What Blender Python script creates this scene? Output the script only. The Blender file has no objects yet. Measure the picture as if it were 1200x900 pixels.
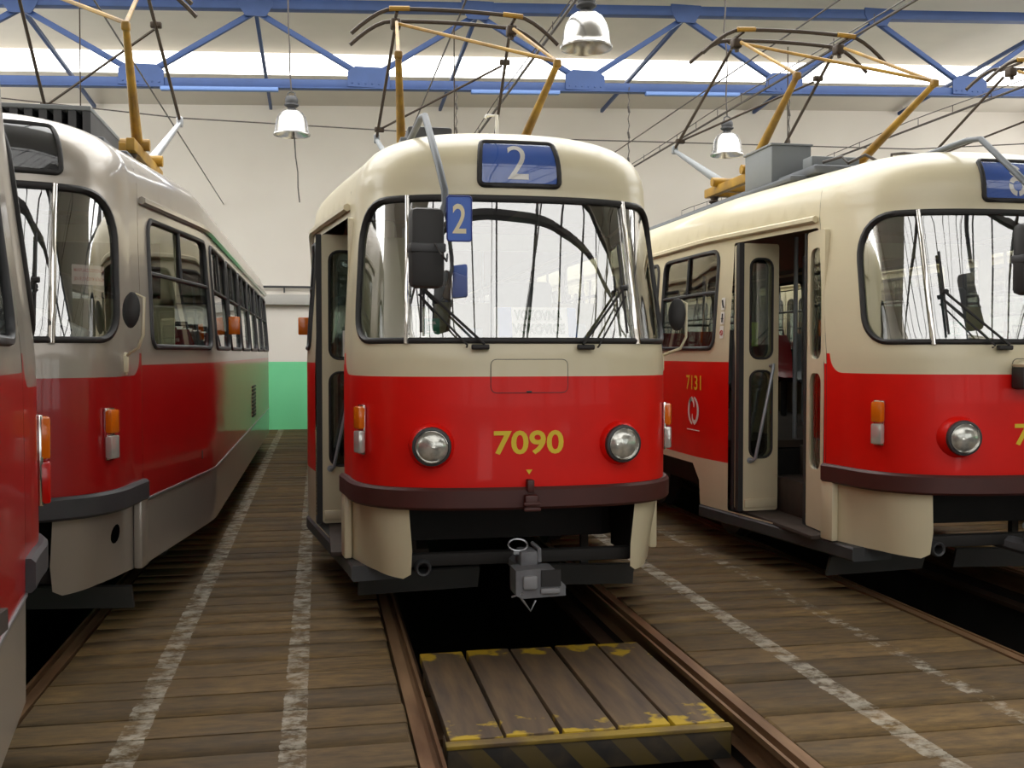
import bpy, bmesh, math, random
from mathutils import Vector, Matrix
from mathutils.geometry import delaunay_2d_cdt
random.seed(7)
SC = bpy.context.scene
COL = SC.collection
PI = math.pi
def srgb(r, g, b):
    def f(c):
        c /= 255.0
        return c/12.92 if c <= .04045 else ((c+.055)/1.055)**2.4
    return (f(r), f(g), f(b), 1.0)

# ------------------------------------------------------------------ camera
cam_d = bpy.data.cameras.new('camera'); cam = bpy.data.objects.new('camera', cam_d); COL.objects.link(cam)
cam_d.sensor_width = 36.0; cam_d.lens = 36.0; cam_d.clip_start = .05; cam_d.clip_end = 200
YAW = math.atan(227/1200.5); PITCH = math.atan(36/1200)
cam.location = (0, 0, 1.62)
cam.rotation_euler = (PI/2-PITCH, 0, -YAW)
SC.camera = cam
# ------------------------------------------------------------------ world, light, exposure
W = bpy.data.worlds.new('overcast'); SC.world = W; W.use_nodes = True
bg = W.node_tree.nodes['Background']; bg.inputs[0].default_value = (1.0, .985, .96, 1); bg.inputs[1].default_value = 3.0
SC.view_settings.view_transform = 'Standard'; SC.view_settings.look = 'None'
SC.view_settings.exposure = 0.82; SC.view_settings.gamma = 1.0; SC.view_settings.use_curve_mapping = False
SC.cycles.use_denoising = True
SC.cycles.max_bounces = 10; SC.cycles.diffuse_bounces = 5; SC.cycles.glossy_bounces = 4
SC.cycles.transparent_max_bounces = 24; SC.cycles.sample_clamp_indirect = 8
SC.cycles.caustics_reflective = False; SC.cycles.caustics_refractive = False
def portal(name, loc, rot, sx, sy):
    d = bpy.data.lights.new(name, 'AREA'); d.shape = 'RECTANGLE'; d.size = sx; d.size_y = sy
    d.cycles.is_portal = True
    o = bpy.data.objects.new(name, d); o.location = loc; o.rotation_euler = rot; COL.objects.link(o)

# ------------------------------------------------------------------ materials
MATS = {}
def mat(name, col, rough=.5, metal=0., coat=0., spec=.5, var=0., scale=3., col2=None, bump=0., emit=0., stretch=(1,1,1), coatr=.06):
    if name in MATS: return MATS[name]
    m = bpy.data.materials.new(name); m.use_nodes = True; nt = m.node_tree
    p = nt.nodes['Principled BSDF']
    p.inputs['Base Color'].default_value = col; p.inputs['Roughness'].default_value = rough
    p.inputs['Metallic'].default_value = metal; p.inputs['Coat Weight'].default_value = coat
    p.inputs['Coat Roughness'].default_value = coatr; p.inputs['Specular IOR Level'].default_value = spec
    if emit: p.inputs['Emission Color'].default_value = col; p.inputs['Emission Strength'].default_value = emit
    if var or bump:
        tc = nt.nodes.new('ShaderNodeTexCoord'); mp = nt.nodes.new('ShaderNodeMapping')
        mp.inputs['Scale'].default_value = stretch
        nz = nt.nodes.new('ShaderNodeTexNoise'); nz.inputs['Scale'].default_value = scale; nz.inputs['Detail'].default_value = 5
        nt.links.new(tc.outputs['Object'], mp.inputs[0]); nt.links.new(mp.outputs[0], nz.inputs[0])
        if var:
            rp = nt.nodes.new('ShaderNodeValToRGB')
            c2 = col2 or tuple(c*(1-var) for c in col[:3])+(1,)
            rp.color_ramp.elements[0].position = .35; rp.color_ramp.elements[1].position = .65
            rp.color_ramp.elements[0].color = c2; rp.color_ramp.elements[1].color = col
            nt.links.new(nz.outputs[0], rp.inputs[0]); nt.links.new(rp.outputs[0], p.inputs['Base Color'])
        if bump:
            b = nt.nodes.new('ShaderNodeBump'); b.inputs['Strength'].default_value = bump; b.inputs['Distance'].default_value = .01
            nt.links.new(nz.outputs[0], b.inputs['Height']); nt.links.new(b.outputs[0], p.inputs['Normal'])
    MATS[name] = m; return m
def glass(name, tint, lo, hi, gcol=(1,1,1,1)):
    if name in MATS: return MATS[name]
    m = bpy.data.materials.new(name); m.use_nodes = True; nt = m.node_tree; nt.nodes.clear()
    o = nt.nodes.new('ShaderNodeOutputMaterial'); mx = nt.nodes.new('ShaderNodeMixShader')
    t = nt.nodes.new('ShaderNodeBsdfTransparent'); t.inputs[0].default_value = tint
    g = nt.nodes.new('ShaderNodeBsdfGlossy'); g.inputs['Color'].default_value = gcol; g.inputs['Roughness'].default_value = .0
    f = nt.nodes.new('ShaderNodeFresnel')
    gb = nt.nodes.new('ShaderNodeNewGeometry'); gi = nt.nodes.new('ShaderNodeMapRange'); gi.inputs['To Min'].default_value = 1.5; gi.inputs['To Max'].default_value = 1/1.5
    nt.links.new(gb.outputs['Backfacing'], gi.inputs[0]); nt.links.new(gi.outputs[0], f.inputs[0])      # thin pane: same on both sides
    mr = nt.nodes.new('ShaderNodeMapRange'); mr.inputs['From Min'].default_value = .04; mr.inputs['From Max'].default_value = 1
    mr.inputs['To Min'].default_value = lo; mr.inputs['To Max'].default_value = hi
    nt.links.new(f.outputs[0], mr.inputs[0]); nt.links.new(mr.outputs[0], mx.inputs[0])
    nt.links.new(t.outputs[0], mx.inputs[1]); nt.links.new(g.outputs[0], mx.inputs[2]); nt.links.new(mx.outputs[0], o.inputs[0])
    MATS[name] = m; return m

CREAM = mat('cream_paint', srgb(218,207,176), .38, coat=.3, var=.06, scale=2.5)
RED = mat('red_paint', srgb(226,20,9), .42, coat=.08, spec=.3, var=.10, scale=3)
SILVER = mat('silver_paint', srgb(168,160,150), .32, metal=.35, coat=.6, var=.05, scale=2)
DRED = mat('dark_red_paint', srgb(165,8,14), .34, coat=.4, var=.08, scale=3)
RUBBER = mat('black_rubber', srgb(38,36,36), .6)
DARK = mat('dark_underframe', srgb(30,27,25), .8, var=.3, scale=6)
STEELD = mat('dark_grey_steel', srgb(72,72,74), .55, metal=.3, var=.2, scale=6)
BUMPB = mat('brown_bumper', srgb(72,32,28), .5, var=.15, scale=8)
BUMPG = mat('grey_bumper', srgb(62,62,66), .5, var=.15, scale=8)
CHROME = mat('chrome', srgb(225,222,218), .12, metal=1)
ALU = mat('aluminium', srgb(170,172,176), .35, metal=.8, var=.1)
YELLOW = mat('pantograph_yellow', srgb(172,132,34), .5, var=.3, scale=5, col2=srgb(128,94,28))
PANDARK = mat('dark_pantograph_steel', srgb(62,50,38), .6, metal=.3)
BLUE = mat('sign_blue', srgb(58,100,190), .4)
WHITE = mat('sign_white', srgb(235,232,225), .5)
LETY = mat('letter_yellow', srgb(225,195,45), .5)
AMBER = mat('amber_lens', srgb(222,112,12), .18, coat=.5)
LAMPW = mat('clear_lens', srgb(205,205,200), .1, metal=.5)
LAMPR = mat('red_lens', srgb(190,12,8), .2, coat=.5)
GREENST = mat('green_sticker', srgb(20,130,95), .5)
GREENTX = mat('green_letters', srgb(28,84,14), .8, spec=.1)
REDTX = mat('red_letters', srgb(170,25,25), .6)
DASH = mat('dashboard_grey', srgb(150,160,168), .6, var=.08)
INT = mat('interior_cream', srgb(196,188,150), .6, var=.05)
INTF = mat('interior_floor', srgb(62,50,42), .8, var=.3, scale=8)
SEATR = mat('seat_red', srgb(150,18,22), .35, coat=.3)
SEATG = mat('seat_grey', srgb(110,114,120), .4)
BROWN = mat('brown_wood', srgb(110,86,58), .6)
DECK = mat('roof_deck_grey', srgb(98,102,108), .6, var=.15, scale=5)
BOXG = mat('equipment_grey', srgb(122,126,128), .5, var=.08)
STEELG = mat('arm_grey', srgb(98,102,106), .5, metal=.2)
HAND = mat('handrail_grey', srgb(160,166,176), .35, metal=.4)
WGLASS = glass('windscreen_glass', (.86,.9,.88,1), .38, 1.0)
SGLASS = glass('side_window_glass', (.72,.76,.73,1), .10, 1.0)
LGLASS = glass('led_cover_glass', (.9,.9,.9,1), .06, 1.0)
SKYGL = glass('skylight_glass', (.96,.97,.97,1), .03, .6)
ROOFGL = glass('dimmed_roof_glass', (.40,.40,.395,1), .03, .6)  # grey tint dims the daylight falling on the tram fronts
GATEGL = glass('gate_glass', (.40,.42,.42,1), .03, .6)
LEDM = mat('led_matrix', srgb(34,35,38), .5, var=.35, scale=120)
GALV = mat('galvanised', srgb(150,152,150), .4, metal=.6)


for _m in (CREAM, RED, SILVER, DRED):      # the inside of the body panels is lined in beige, not painted
    _nt = _m.node_tree; _p = _nt.nodes['Principled BSDF']; _l = _p.inputs['Base Color'].links[0].from_socket
    _g = _nt.nodes.new('ShaderNodeNewGeometry'); _x = _nt.nodes.new('ShaderNodeMix'); _x.data_type = 'RGBA'
    _nt.links.new(_g.outputs['Backfacing'], _x.inputs[0]); _nt.links.new(_l, _x.inputs[6]); _x.inputs[7].default_value = srgb(120,112,92)
    _nt.links.new(_x.outputs[2], _p.inputs['Base Color'])
# ------------------------------------------------------------------ mesh helpers
class MB:
    def __init__(s): s.v = []; s.f = []; s.m = []
    def quadbox(s, c, size, rot=None, mi=0):
        hx, hy, hz = size[0]/2, size[1]/2, size[2]/2
        b = len(s.v); c = Vector(c)
        for dx in (-1,1):
            for dy in (-1,1):
                for dz in (-1,1):
                    p = Vector((dx*hx, dy*hy, dz*hz))
                    if rot: p = rot @ p
                    s.v.append(c+p)
        for q in ((0,1,3,2),(4,6,7,5),(0,4,5,1),(2,3,7,6),(0,2,6,4),(1,5,7,3)):
            s.f.append([b+i for i in q]); s.m.append(mi)
        return s
    def cham(s, c, size, ch=.01, rot=None, mi=0):      # box with chamfered edges along its longest faces
        bm = bmesh.new(); bmesh.ops.create_cube(bm, size=1)
        for v in bm.verts: v.co = Vector((v.co.x*size[0], v.co.y*size[1], v.co.z*size[2]))
        bmesh.ops.bevel(bm, geom=list(bm.edges), offset=ch, segments=2, profile=.5, affect='EDGES')
        b = len(s.v); c = Vector(c)
        for v in bm.verts: s.v.append(c+(rot @ v.co if rot else v.co))
        bm.verts.index_update()
        for f in bm.faces: s.f.append([b+v.index for v in f.verts]); s.m.append(mi)
        bm.free(); return s
    def tube(s, path, r, n=8, closed=False, mi=0, caps=True, flat=1.0):
        path = [Vector(p) for p in path]; N = len(path)
        rs = r if isinstance(r, (list, tuple)) else [r]*N
        b = len(s.v); prev = None
        for i, p in enumerate(path):
            if closed: t = path[(i+1) % N]-path[i-1]
            else: t = path[min(i+1, N-1)]-path[max(i-1, 0)]
            if t.length < 1e-9: t = Vector((0,0,1))
            t.normalize()
            if prev is None:
                a = Vector((0,0,1)) if abs(t.z) < .9 else Vector((0,1,0))
                x = t.cross(a).normalized()
            else:
                x = (prev-t*prev.dot(t))
                x = x.normalized() if x.length > 1e-6 else t.orthogonal().normalized()
            prev = x; y = t.cross(x)
            for k in range(n):
                a = 2*PI*k/n+PI/n
                s.v.append(p+x*math.cos(a)*rs[i]+y*math.sin(a)*rs[i]*flat)
        M = N if closed else N-1
        for i in range(M):
            for k in range(n):
                i2 = (i+1) % N
                s.f.append([b+i*n+k, b+i*n+(k+1) % n, b+i2*n+(k+1) % n, b+i2*n+k]); s.m.append(mi)
        if caps and not closed:
            s.f.append([b+k for k in range(n)][::-1]); s.m.append(mi)
            s.f.append([b+(N-1)*n+k for k in range(n)]); s.m.append(mi)
        return s
    def lathe(s, prof, c=(0,0,0), rot=None, n=20, mi=0):
        b = len(s.v); c = Vector(c); N = len(prof)
        for (r, z) in prof:
            for k in range(n):
                a = 2*PI*k/n; p = Vector((r*math.cos(a), r*math.sin(a), z))
                s.v.append(c+(rot @ p if rot else p))
        for i in range(N-1):
            for k in range(n):
                s.f.append([b+i*n+k, b+i*n+(k+1) % n, b+(i+1)*n+(k+1) % n, b+(i+1)*n+k]); s.m.append(mi)
        return s
    def prism(s, poly, d, mi=0, fn=None):   # poly list of 2D, fn(x,y,t)->3D, t in {0,1}
        b = len(s.v); n = len(poly)
        for t in (0,1):
            for (x, y) in poly: s.v.append(Vector(fn(x, y, t)))
        s.f.append([b+i for i in range(n)][::-1]); s.m.append(mi)
        s.f.append([b+n+i for i in range(n)]); s.m.append(mi)
        for i in range(n):
            j = (i+1) % n; s.f.append([b+i, b+j, b+n+j, b+n+i]); s.m.append(mi)
        return s
    def mesh(s, name, mats, smooth=35, recalc=True):
        me = bpy.data.meshes.new(name); me.from_pydata([tuple(v) for v in s.v], [], s.f)
        for m in (mats if isinstance(mats, (list, tuple)) else [mats]): me.materials.append(m)
        me.polygons.foreach_set('material_index', s.m)
        if recalc:
            bm = bmesh.new(); bm.from_mesh(me); bmesh.ops.recalc_face_normals(bm, faces=bm.faces); bm.to_mesh(me); bm.free()
        if smooth:
            me.polygons.foreach_set('use_smooth', [True]*len(me.polygons)); me.set_sharp_from_angle(angle=math.radians(smooth))
        me.update(); return me
def ob(name, me, parent=None, loc=(0,0,0), rz=0):
    o = bpy.data.objects.new(name, me); COL.objects.link(o)
    if parent: o.parent = parent
    o.location = loc; o.rotation_euler = (0,0,rz); return o
def tag(o, label, cat, group=None):
    o['label'] = label; o['category'] = cat
    if group: o['group'] = group
    return o
def struct(name, me, parent=None, loc=(0,0,0)):
    o = ob(name, me, parent, loc)
    if not parent: o['kind'] = 'structure'
    return o
def empty(name, loc=(0,0,0)):
    o = bpy.data.objects.new(name, None); COL.objects.link(o); o.location = loc; o.empty_display_size = .2; return o
def rrect(x0, x1, y0, y1, r, n=6):
    if not isinstance(r, (tuple, list)): r = (r,)*4      # order: lower-left, lower-right, upper-right, upper-left
    out = []
    for (cx, cy, a0, rr) in ((x0+r[0], y0+r[0], PI, r[0]), (x1-r[1], y0+r[1], 1.5*PI, r[1]), (x1-r[2], y1-r[2], 0, r[2]), (x0+r[3], y1-r[3], .5*PI, r[3])):
        for k in range(n+1):
            a = a0+.5*PI*k/n; out.append((cx+rr*math.cos(a), cy+rr*math.sin(a)))
    return out
def dens(poly, step, closed=True):
    out = []; n = len(poly)
    for i in range(n if closed else n-1):
        a = poly[i]; b = poly[(i+1) % n]
        d = math.hypot(b[0]-a[0], b[1]-a[1]); k = max(1, int(math.ceil(d/step)))
        if d < 1e-7: continue
        for j in range(k): out.append((a[0]+(b[0]-a[0])*j/k, a[1]+(b[1]-a[1])*j/k))
    if not closed: out.append(poly[-1])
    return out
def inside(p, poly):
    x, y = p; c = False; n = len(poly); j = n-1
    for i in range(n):
        xi, yi = poly[i]; xj, yj = poly[j]
        if (yi > y) != (yj > y) and x < (xj-xi)*(y-yi)/(yj-yi)+xi: c = not c
        j = i
    return c
def bbox(poly): return min(p[0] for p in poly), max(p[0] for p in poly), min(p[1] for p in poly), max(p[1] for p in poly)

# ------------------------------------------------------------------ the tram body surface S(u, v)
L = 14.0
def bez(p0, p1, p2, p3, n):
    out = []
    for k in range(n):
        t = k/n; a = 1-t
        out.append(tuple(a**3*p0[i]+3*a*a*t*p1[i]+3*a*t*t*p2[i]+t**3*p3[i] for i in (0,1)))
    return out
_half = bez((0,0), (.70,0), (.945,.15), (.970,.66), 40)
_half += [(.970+.27*k/16*.95, .66+1.84*k/16*.95) for k in range(16)]
_half += bez((1.2265,2.408), (1.240,2.50), (1.25,2.60), (1.25,2.74), 6)
_half += [(1.25, 2.74+(L/2-2.74)*k/6) for k in range(7)]
_out = _half+[(x, L-y) for (x, y) in _half[-2::-1]]
_S = [0.]
for i in range(1, len(_out)): _S.append(_S[-1]+math.dist(_out[i], _out[i-1]))
SH = _S[-1]
def P(s):
    s = min(max(s, 0), SH)
    lo, hi = 0, len(_S)-1
    while hi-lo > 1:
        m = (lo+hi)//2
        if _S[m] <= s: lo = m
        else: hi = m
    t = (s-_S[lo])/(_S[hi]-_S[lo]); a = _out[lo]; b = _out[hi]
    return a[0]+(b[0]-a[0])*t, a[1]+(b[1]-a[1])*t
def u_of_y(y):
    lo, hi = 0., SH
    for _ in range(40):
        m = (lo+hi)/2
        if P(m)[1] < y: lo = m
        else: hi = m
    return lo
def u_of_x(x):
    lo, hi = 0., 1.25
    for _ in range(40):
        m = (lo+hi)/2
        if P(m)[0] < x: lo = m
        else: hi = m
    return lo
VG = 2.56; HD = .455; CD = 1.0; NE = 2/3.0
def sstep(t): t = min(max(t, 0), 1); return t*t*(3-2*t)
_bz = [(0,.05), (.5,.02), (.9,0), (1.3,0), (1.6,.008), (1.70,.035), (2.56,.27)]
def bfun(z):
    for i in range(len(_bz)-1):
        if z <= _bz[i+1][0]:
            t = (z-_bz[i][0])/(_bz[i+1][0]-_bz[i][0]); return _bz[i][1]+(_bz[i+1][1]-_bz[i][1])*t
    return _bz[-1][1]
# arc length table of the dome profile at the nose
_th = [PI/2*k/200 for k in range(201)]; _dv = [0.]
for k in range(1, 201):
    a, b = _th[k-1], _th[k]
    f = lambda t: (CD*(1-max(math.cos(t),0)**NE), HD*math.sin(t)**NE)
    p, q = f(a), f(b); _dv.append(_dv[-1]+math.hypot(q[0]-p[0], q[1]-p[1]))
VM = VG+_dv[-1]
def theta(v):
    d = v-VG
    if d <= 0: return 0
    lo, hi = 0, 200
    while hi-lo > 1:
        m = (lo+hi)//2
        if _dv[m] <= d: lo = m
        else: hi = m
    t = (d-_dv[lo])/(_dv[hi]-_dv[lo]); return min(_th[lo]+(_th[hi]-_th[lo])*t, PI/2-1e-6)
def S(u, v):
    sg = -1 if u < 0 else 1
    x, y = P(abs(u))
    ye = min(y, L-y); dirn = 1 if y < L/2 else -1
    g = 1-sstep((ye-.1)/2.55)
    fx = 1-.05*sstep((v-1.45)/1.2)
    if v <= VG:
        return Vector((sg*x*fx, y+dirn*g*bfun(v), v))
    th = theta(v); c = max(math.cos(th), 0)**NE; h = math.sin(th)**NE
    return Vector((sg*x*fx*c, y+dirn*g*(bfun(VG)+CD*(1-c)), VG+HD*h))
def N(u, v):
    e = .004
    a = S(u+e, v)-S(u-e, v); b = S(u, v+e)-S(u, v-e)
    n = a.cross(b)
    if n.length < 1e-12: return Vector((0,0,1))
    n.normalize()
    c = S(u, v); o = Vector((c.x, (c.y-L/2)*.15 if 3 < c.y < L-3 else (c.y-2 if c.y < 3 else c.y-L+2), (c.z-1.6)*.6))
    return n if n.dot(o) > 0 else -n
def patch(name, outer, holes, mats, lines=(), step=(.08,.08), off=0., matfn=None, edge=.06):
    o2 = dens(outer, edge); h2 = [dens(h, edge) for h in holes]; l2 = [dens(l, edge, False) for l in lines]
    pts = []; edges = []
    for poly in [o2]+h2:
        b = len(pts); pts += poly; n = len(poly); edges += [(b+i, b+(i+1) % n) for i in range(n)]
    for poly in l2:
        b = len(pts); pts += poly; edges += [(b+i, b+i+1) for i in range(len(poly)-1)]
    x0, x1, y0, y1 = bbox(o2); nx = int((x1-x0)/step[0])+1; ny = int((y1-y0)/step[1])+1
    for i in range(1, nx):
        for j in range(1, ny):
            p = (x0+(x1-x0)*i/nx, y0+(y1-y0)*j/ny)
            if inside(p, o2) and not any(inside(p, h) for h in h2): pts.append(p)
    r = delaunay_2d_cdt([Vector(p) for p in pts], edges, [], 0, 1e-5)
    vs, fs = r[0], r[2]
    mb = MB(); nm = []
    for p in vs:
        n = N(p[0], p[1]); nm.append(n); mb.v.append(S(p[0], p[1])+n*off)
    bb = [bbox(h) for h in h2]
    for f in fs:
        c = (sum(vs[i][0] for i in f)/3, sum(vs[i][1] for i in f)/3)
        if not inside(c, o2): continue
        if any(q[0] <= c[0] <= q[1] and q[2] <= c[1] <= q[3] and inside(c, h) for q, h in zip(bb, h2)): continue
        f = list(f); a, b_, d = (mb.v[i] for i in f[:3])
        if (b_-a).cross(d-a).dot(nm[f[0]]) < 0: f.reverse()
        mb.f.append(f); mb.m.append(matfn(c) if matfn else 0)
    me = mb.mesh(name, mats, None, False)
    me.polygons.foreach_set('use_smooth', [True]*len(me.polygons))
    me.normals_split_custom_set_from_vertices([tuple(n) for n in nm])
    return me
def ring(name, poly, r, m, off=0., edge=.06, n=6):
    return MB().tube([S(u, v)+N(u, v)*off for (u, v) in dens(poly, edge)], r, n, closed=True).mesh(name, m, 60)
def slab(name, u0, u1, z0, z1, inn, out, m, step=.08, ch=.015):
    mb = MB(); k = max(2, int((u1-u0)/step)); prof = [(inn,z0),(out-ch,z0),(out,z0+ch),(out,z1-ch),(out-ch,z1),(inn,z1)]
    zc = (z0+z1)/2
    for i in range(k+1):
        u = u0+(u1-u0)*i/k; p = S(u, zc); n = N(u, zc); n.z = 0; n.normalize()
        for (d, z) in prof: mb.v.append(Vector((p.x, p.y, z))+n*d)
    q = len(prof)
    for i in range(k):
        for j in range(q):
            mb.f.append([i*q+j, (i+1)*q+j, (i+1)*q+(j+1) % q, i*q+(j+1) % q]); mb.m.append(0)
    mb.f.append(list(range(q))[::-1]); mb.f.append([k*q+j for j in range(q)]); mb.m += [0, 0]
    me = mb.mesh(name, m, 40)
    return me
_fontcache = {}
def text_mesh2d(txt, bold=.0, size=1.0, sx=1.0):
    c = bpy.data.curves.new('t', 'FONT'); c.body = txt; c.size = size; c.align_x = 'CENTER'; c.align_y = 'CENTER'; c.offset = bold*size; c.resolution_u = 4
    c.fill_mode = 'FRONT'
    o = bpy.data.objects.new('t', c); COL.objects.link(o)
    dg = bpy.context.evaluated_depsgraph_get(); me = bpy.data.meshes.new_from_object(o.evaluated_get(dg))
    v = [(p.co.x*sx, p.co.y) for p in me.vertices]; f = [list(p.vertices) for p in me.polygons]
    bpy.data.objects.remove(o); bpy.data.curves.remove(c); bpy.data.meshes.remove(me)
    xs = [p[0] for p in v]; ys = [p[1] for p in v]; cx = (min(xs)+max(xs))/2; cy = (min(ys)+max(ys))/2
    return [(a-cx, b-cy) for a, b in v], f, max(xs)-min(xs), max(ys)-min(ys)
def text_fit(txt, w, h, bold=.02):
    v, f, tw, th = text_mesh2d(txt, bold)
    return [(a*w/tw, b*h/th) for a, b in v], f
def text_map(name, txt, w, h, m, fn, bold=.02):
    v, f = text_fit(txt, w, h, bold); mb = MB()
    mb.v = [Vector(fn(a, b)) for a, b in v]; mb.f = f; mb.m = [0]*len(f)
    return mb.mesh(name, m, None)

US = u_of_y(.86)          # seam between the front cap and the sides
U_D0, U_D1 = u_of_y(.88), u_of_y(2.12)     # front door opening
ZR0, ZR1 = .74, 1.55      # red band on the sides
CACHE = {}
def cached(key, fn):
    if key not in CACHE: CACHE[key] = fn()
    return CACHE[key]

U_W = 1.13; WV0, WV1 = 1.69, 2.52
WIND = rrect(-U_W, U_W, WV0, WV1, (.17,.17,.30,.30), 8)
U_DIV = u_of_x(.675)
def cap_mesh(paint, wide):
    up, low = paint
    def fn():
        outer = [(-US,.80), (US,.80), (US, VM-.03), (-US, VM-.03)]
        redline = [(-US, 1.62), (-US+.035, 1.62)]
        for k in range(1, 7): a = PI/2*k/6; redline.append((-US+.035+.13*(1-math.cos(a)), 1.62-.13*math.sin(a)))
        left = redline; right = [(-p[0], p[1]) for p in redline][::-1]
        line = left+right
        def mf(c):
            if c[1] > 1.63: return 0
            au = abs(c[0])
            if au > US-.035: lim = 1.62
            elif au > US-.165: t = (au-(US-.165))/.13; lim = 1.62-math.sqrt(max(0, 1-t*t))*.13 if t < 1 else 1.62
            else: lim = 1.49
            return 1 if c[1] < lim else 0
        return patch('front_cap', outer, [WIND], [up, low], [line], (.07,.06), 0, mf, .05)
    return cached(('cap', up.name), fn)
def side_mesh(paint, side):
    up, low = paint
    def fn():
        sg = side
        u0, u1 = US+.004, SH-US-.004
        if sg < 0:   # wheel arches cut into the skirt
            bot = [(u0,.35)]
            for yc in (3.85, 10.15):
                a, b = u_of_y(yc-1.28), u_of_y(yc+1.28)
                bot += [(a,.35), (a+.02,.55), (a+.16,.68), (b-.16,.68), (b-.02,.55), (b,.35)]
            bot += [(u1,.35)]
        else: bot = [(u0,.35), (u1,.35)]
        outer = bot+[(u1,VG), (u0,VG)]
        holes = [h for h in side_windows(sg)]+side_doors(sg)
        ln = [[(u0,ZR0),(u1,ZR0)], [(u0,ZR1),(u1,ZR1)]]
        f2 = lambda poly: [(sg*p[0], p[1]) for p in poly]
        mf = lambda c: 1 if ZR0 < c[1] < ZR1 else 0
        ln2 = []
        for l in ln:      # cut paint lines at door openings
            segs = [(l[0][0], l[1][0])]
            for d in side_doors(sg):
                x0, x1, y0, y1 = bbox(d); new = []
                for (a, b) in segs:
                    if y0 < l[0][1] < y1 and a < x1 and b > x0: new += [(a, x0), (x1, b)]
                    else: new.append((a, b))
                segs = [q for q in new if q[1]-q[0] > .01]
            ln2 += [[(a, l[0][1]), (b, l[0][1])] for a, b in segs]
        return patch('side_panel', f2(outer), [f2(h) for h in holes], [up, low], [f2(l) for l in ln2], (.3,.2), 0, mf, .12)
    return cached(('side', side, up.name), fn)
def win_spans(sg):
    if sg > 0: return [(1.06,2.55)]+[(2.82+1.40*k, 2.82+1.40*k+1.24) for k in range(6)]+[(11.45,12.94)]
    return [(2.36,3.62), (3.78,5.10), (5.26,6.00), (8.0,8.74), (8.90,10.22), (10.38,11.6)]
def side_windows(sg): return [rrect(u_of_y(a), u_of_y(b), 1.66, 2.46, .09, 4) for a, b in win_spans(sg)]
def side_doors(sg):
    if sg > 0: return []
    return [rrect(u_of_y(a), u_of_y(b), .36, 2.50, .02, 2) for a, b in ((.885,2.12), (6.28,7.72), (11.88,13.11))]
def roof_mesh(paint, side):
    up = paint[0]
    def fn():
        o = [(side*(US+.004), VG), (side*(SH-US-.004), VG), (side*(SH-US-.004), VM-.03), (side*(US+.004), VM-.03)]
        return patch('roof_panel', o, [], [up], [], (.25,.08), 0, None, .1)
    return cached(('roof', side, up.name), fn)
# ------------------------------------------------------------------ tram parts
def plate(name, outer, holes, thick, mats, fn=None, edge=.2):
    """flat plate with holes: fn maps (x, z, depth) to 3D, default local x/z plane with y depth"""
    fn = fn or (lambda x, z, d: Vector((x, d, z)))
    pts = []; edges = []
    polys = [dens(outer, edge)]+[dens(h, edge) for h in holes]
    for poly in polys:
        b = len(pts); pts += poly; n = len(poly); edges += [(b+i, b+(i+1) % n) for i in range(n)]
    r = delaunay_2d_cdt([Vector(p) for p in pts], edges, [], 0, 1e-6); vs, fs = r[0], r[2]; nv = len(vs)
    mb = MB(); mb.v = [fn(p[0], p[1], -thick/2) for p in vs]+[fn(p[0], p[1], thick/2) for p in vs]
    for f in fs:
        c = (sum(vs[i][0] for i in f)/3, sum(vs[i][1] for i in f)/3)
        if not inside(c, polys[0]) or any(inside(c, h) for h in polys[1:]): continue
        f = list(f); mb.f.append(f); mb.f.append([i+nv for i in f[::-1]]); mb.m += [0, 0]
    cnt = {}
    for f in mb.f[::2]:
        for i in range(3):
            e = (f[i], f[(i+1) % 3]); cnt[e] = 1
    for (a, b) in cnt:
        if (b, a) not in cnt: mb.f.append([b, a, a+nv, b+nv]); mb.m.append(0)
    return mb.mesh(name, mats, 40)

LEAFW, LEAFH = .305, 2.10
def leaf_meshes(up):
    def fn():
        o = rrect(0, LEAFW, 0, LEAFH, .02, 2)
        h1 = rrect(.055, LEAFW-.055, 1.20, 1.98, .07, 5); h2 = rrect(.055, LEAFW-.055, .42, 1.10, .07, 5)
        body = plate('door_leaf', o, [h1, h2], .035, [up])
        g = MB()
        for h in (h1, h2): g.prism(h, 0, 0, lambda x, y, t: (x, -.003+.006*t, y))
        gl = g.mesh('pane', [SGLASS], None)
        rb = MB()
        for h in (h1, h2): rb.tube([(x, -.018, y) for x, y in h], .010, 5, True)
        rbm = rb.mesh('gasket', [RUBBER], 60)
        ed = MB().quadbox((LEAFW+.018, 0, LEAFH/2), (.036, .05, LEAFH)).mesh('rubber_edge', [RUBBER], None)
        hr = MB().tube([(.23,-.02,1.14), (.232,-.07,1.15), (.225,-.075,1.12), (.075,-.075,.42), (.06,-.06,.40), (.055,-.02,.40)], .013, 8).tube([(.055,-.018,.40),(.055,-.03,.40)], .024, 8).mesh('handrail', [HAND], 50)
        sk = MB().cham((LEAFW/2, -.02, .06), (LEAFW-.02, .02, .07), .006).mesh('kick_plate', [up], 40)
        return body, gl, rbm, ed, hr, sk
    return cached(('leaf', up.name), fn)
def door_leaf(t, paint, a, b, z=.38, rail=False, edge=True):
    """a, b: plan points; leaf runs from a to b"""
    body, gl, rbm, ed, hr, sk = leaf_meshes(paint[0])
    ang = math.atan2(b[1]-a[1], b[0]-a[0])
    o = ob('door_leaf', body, t, (a[0], a[1], z), ang)
    ob('pane', gl, o); ob('gasket', rbm, o); ob('kick_plate', sk, o)
    if edge: ob('rubber_edge', ed, o)
    if rail: ob('handrail', hr, o)
    return o
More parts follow.
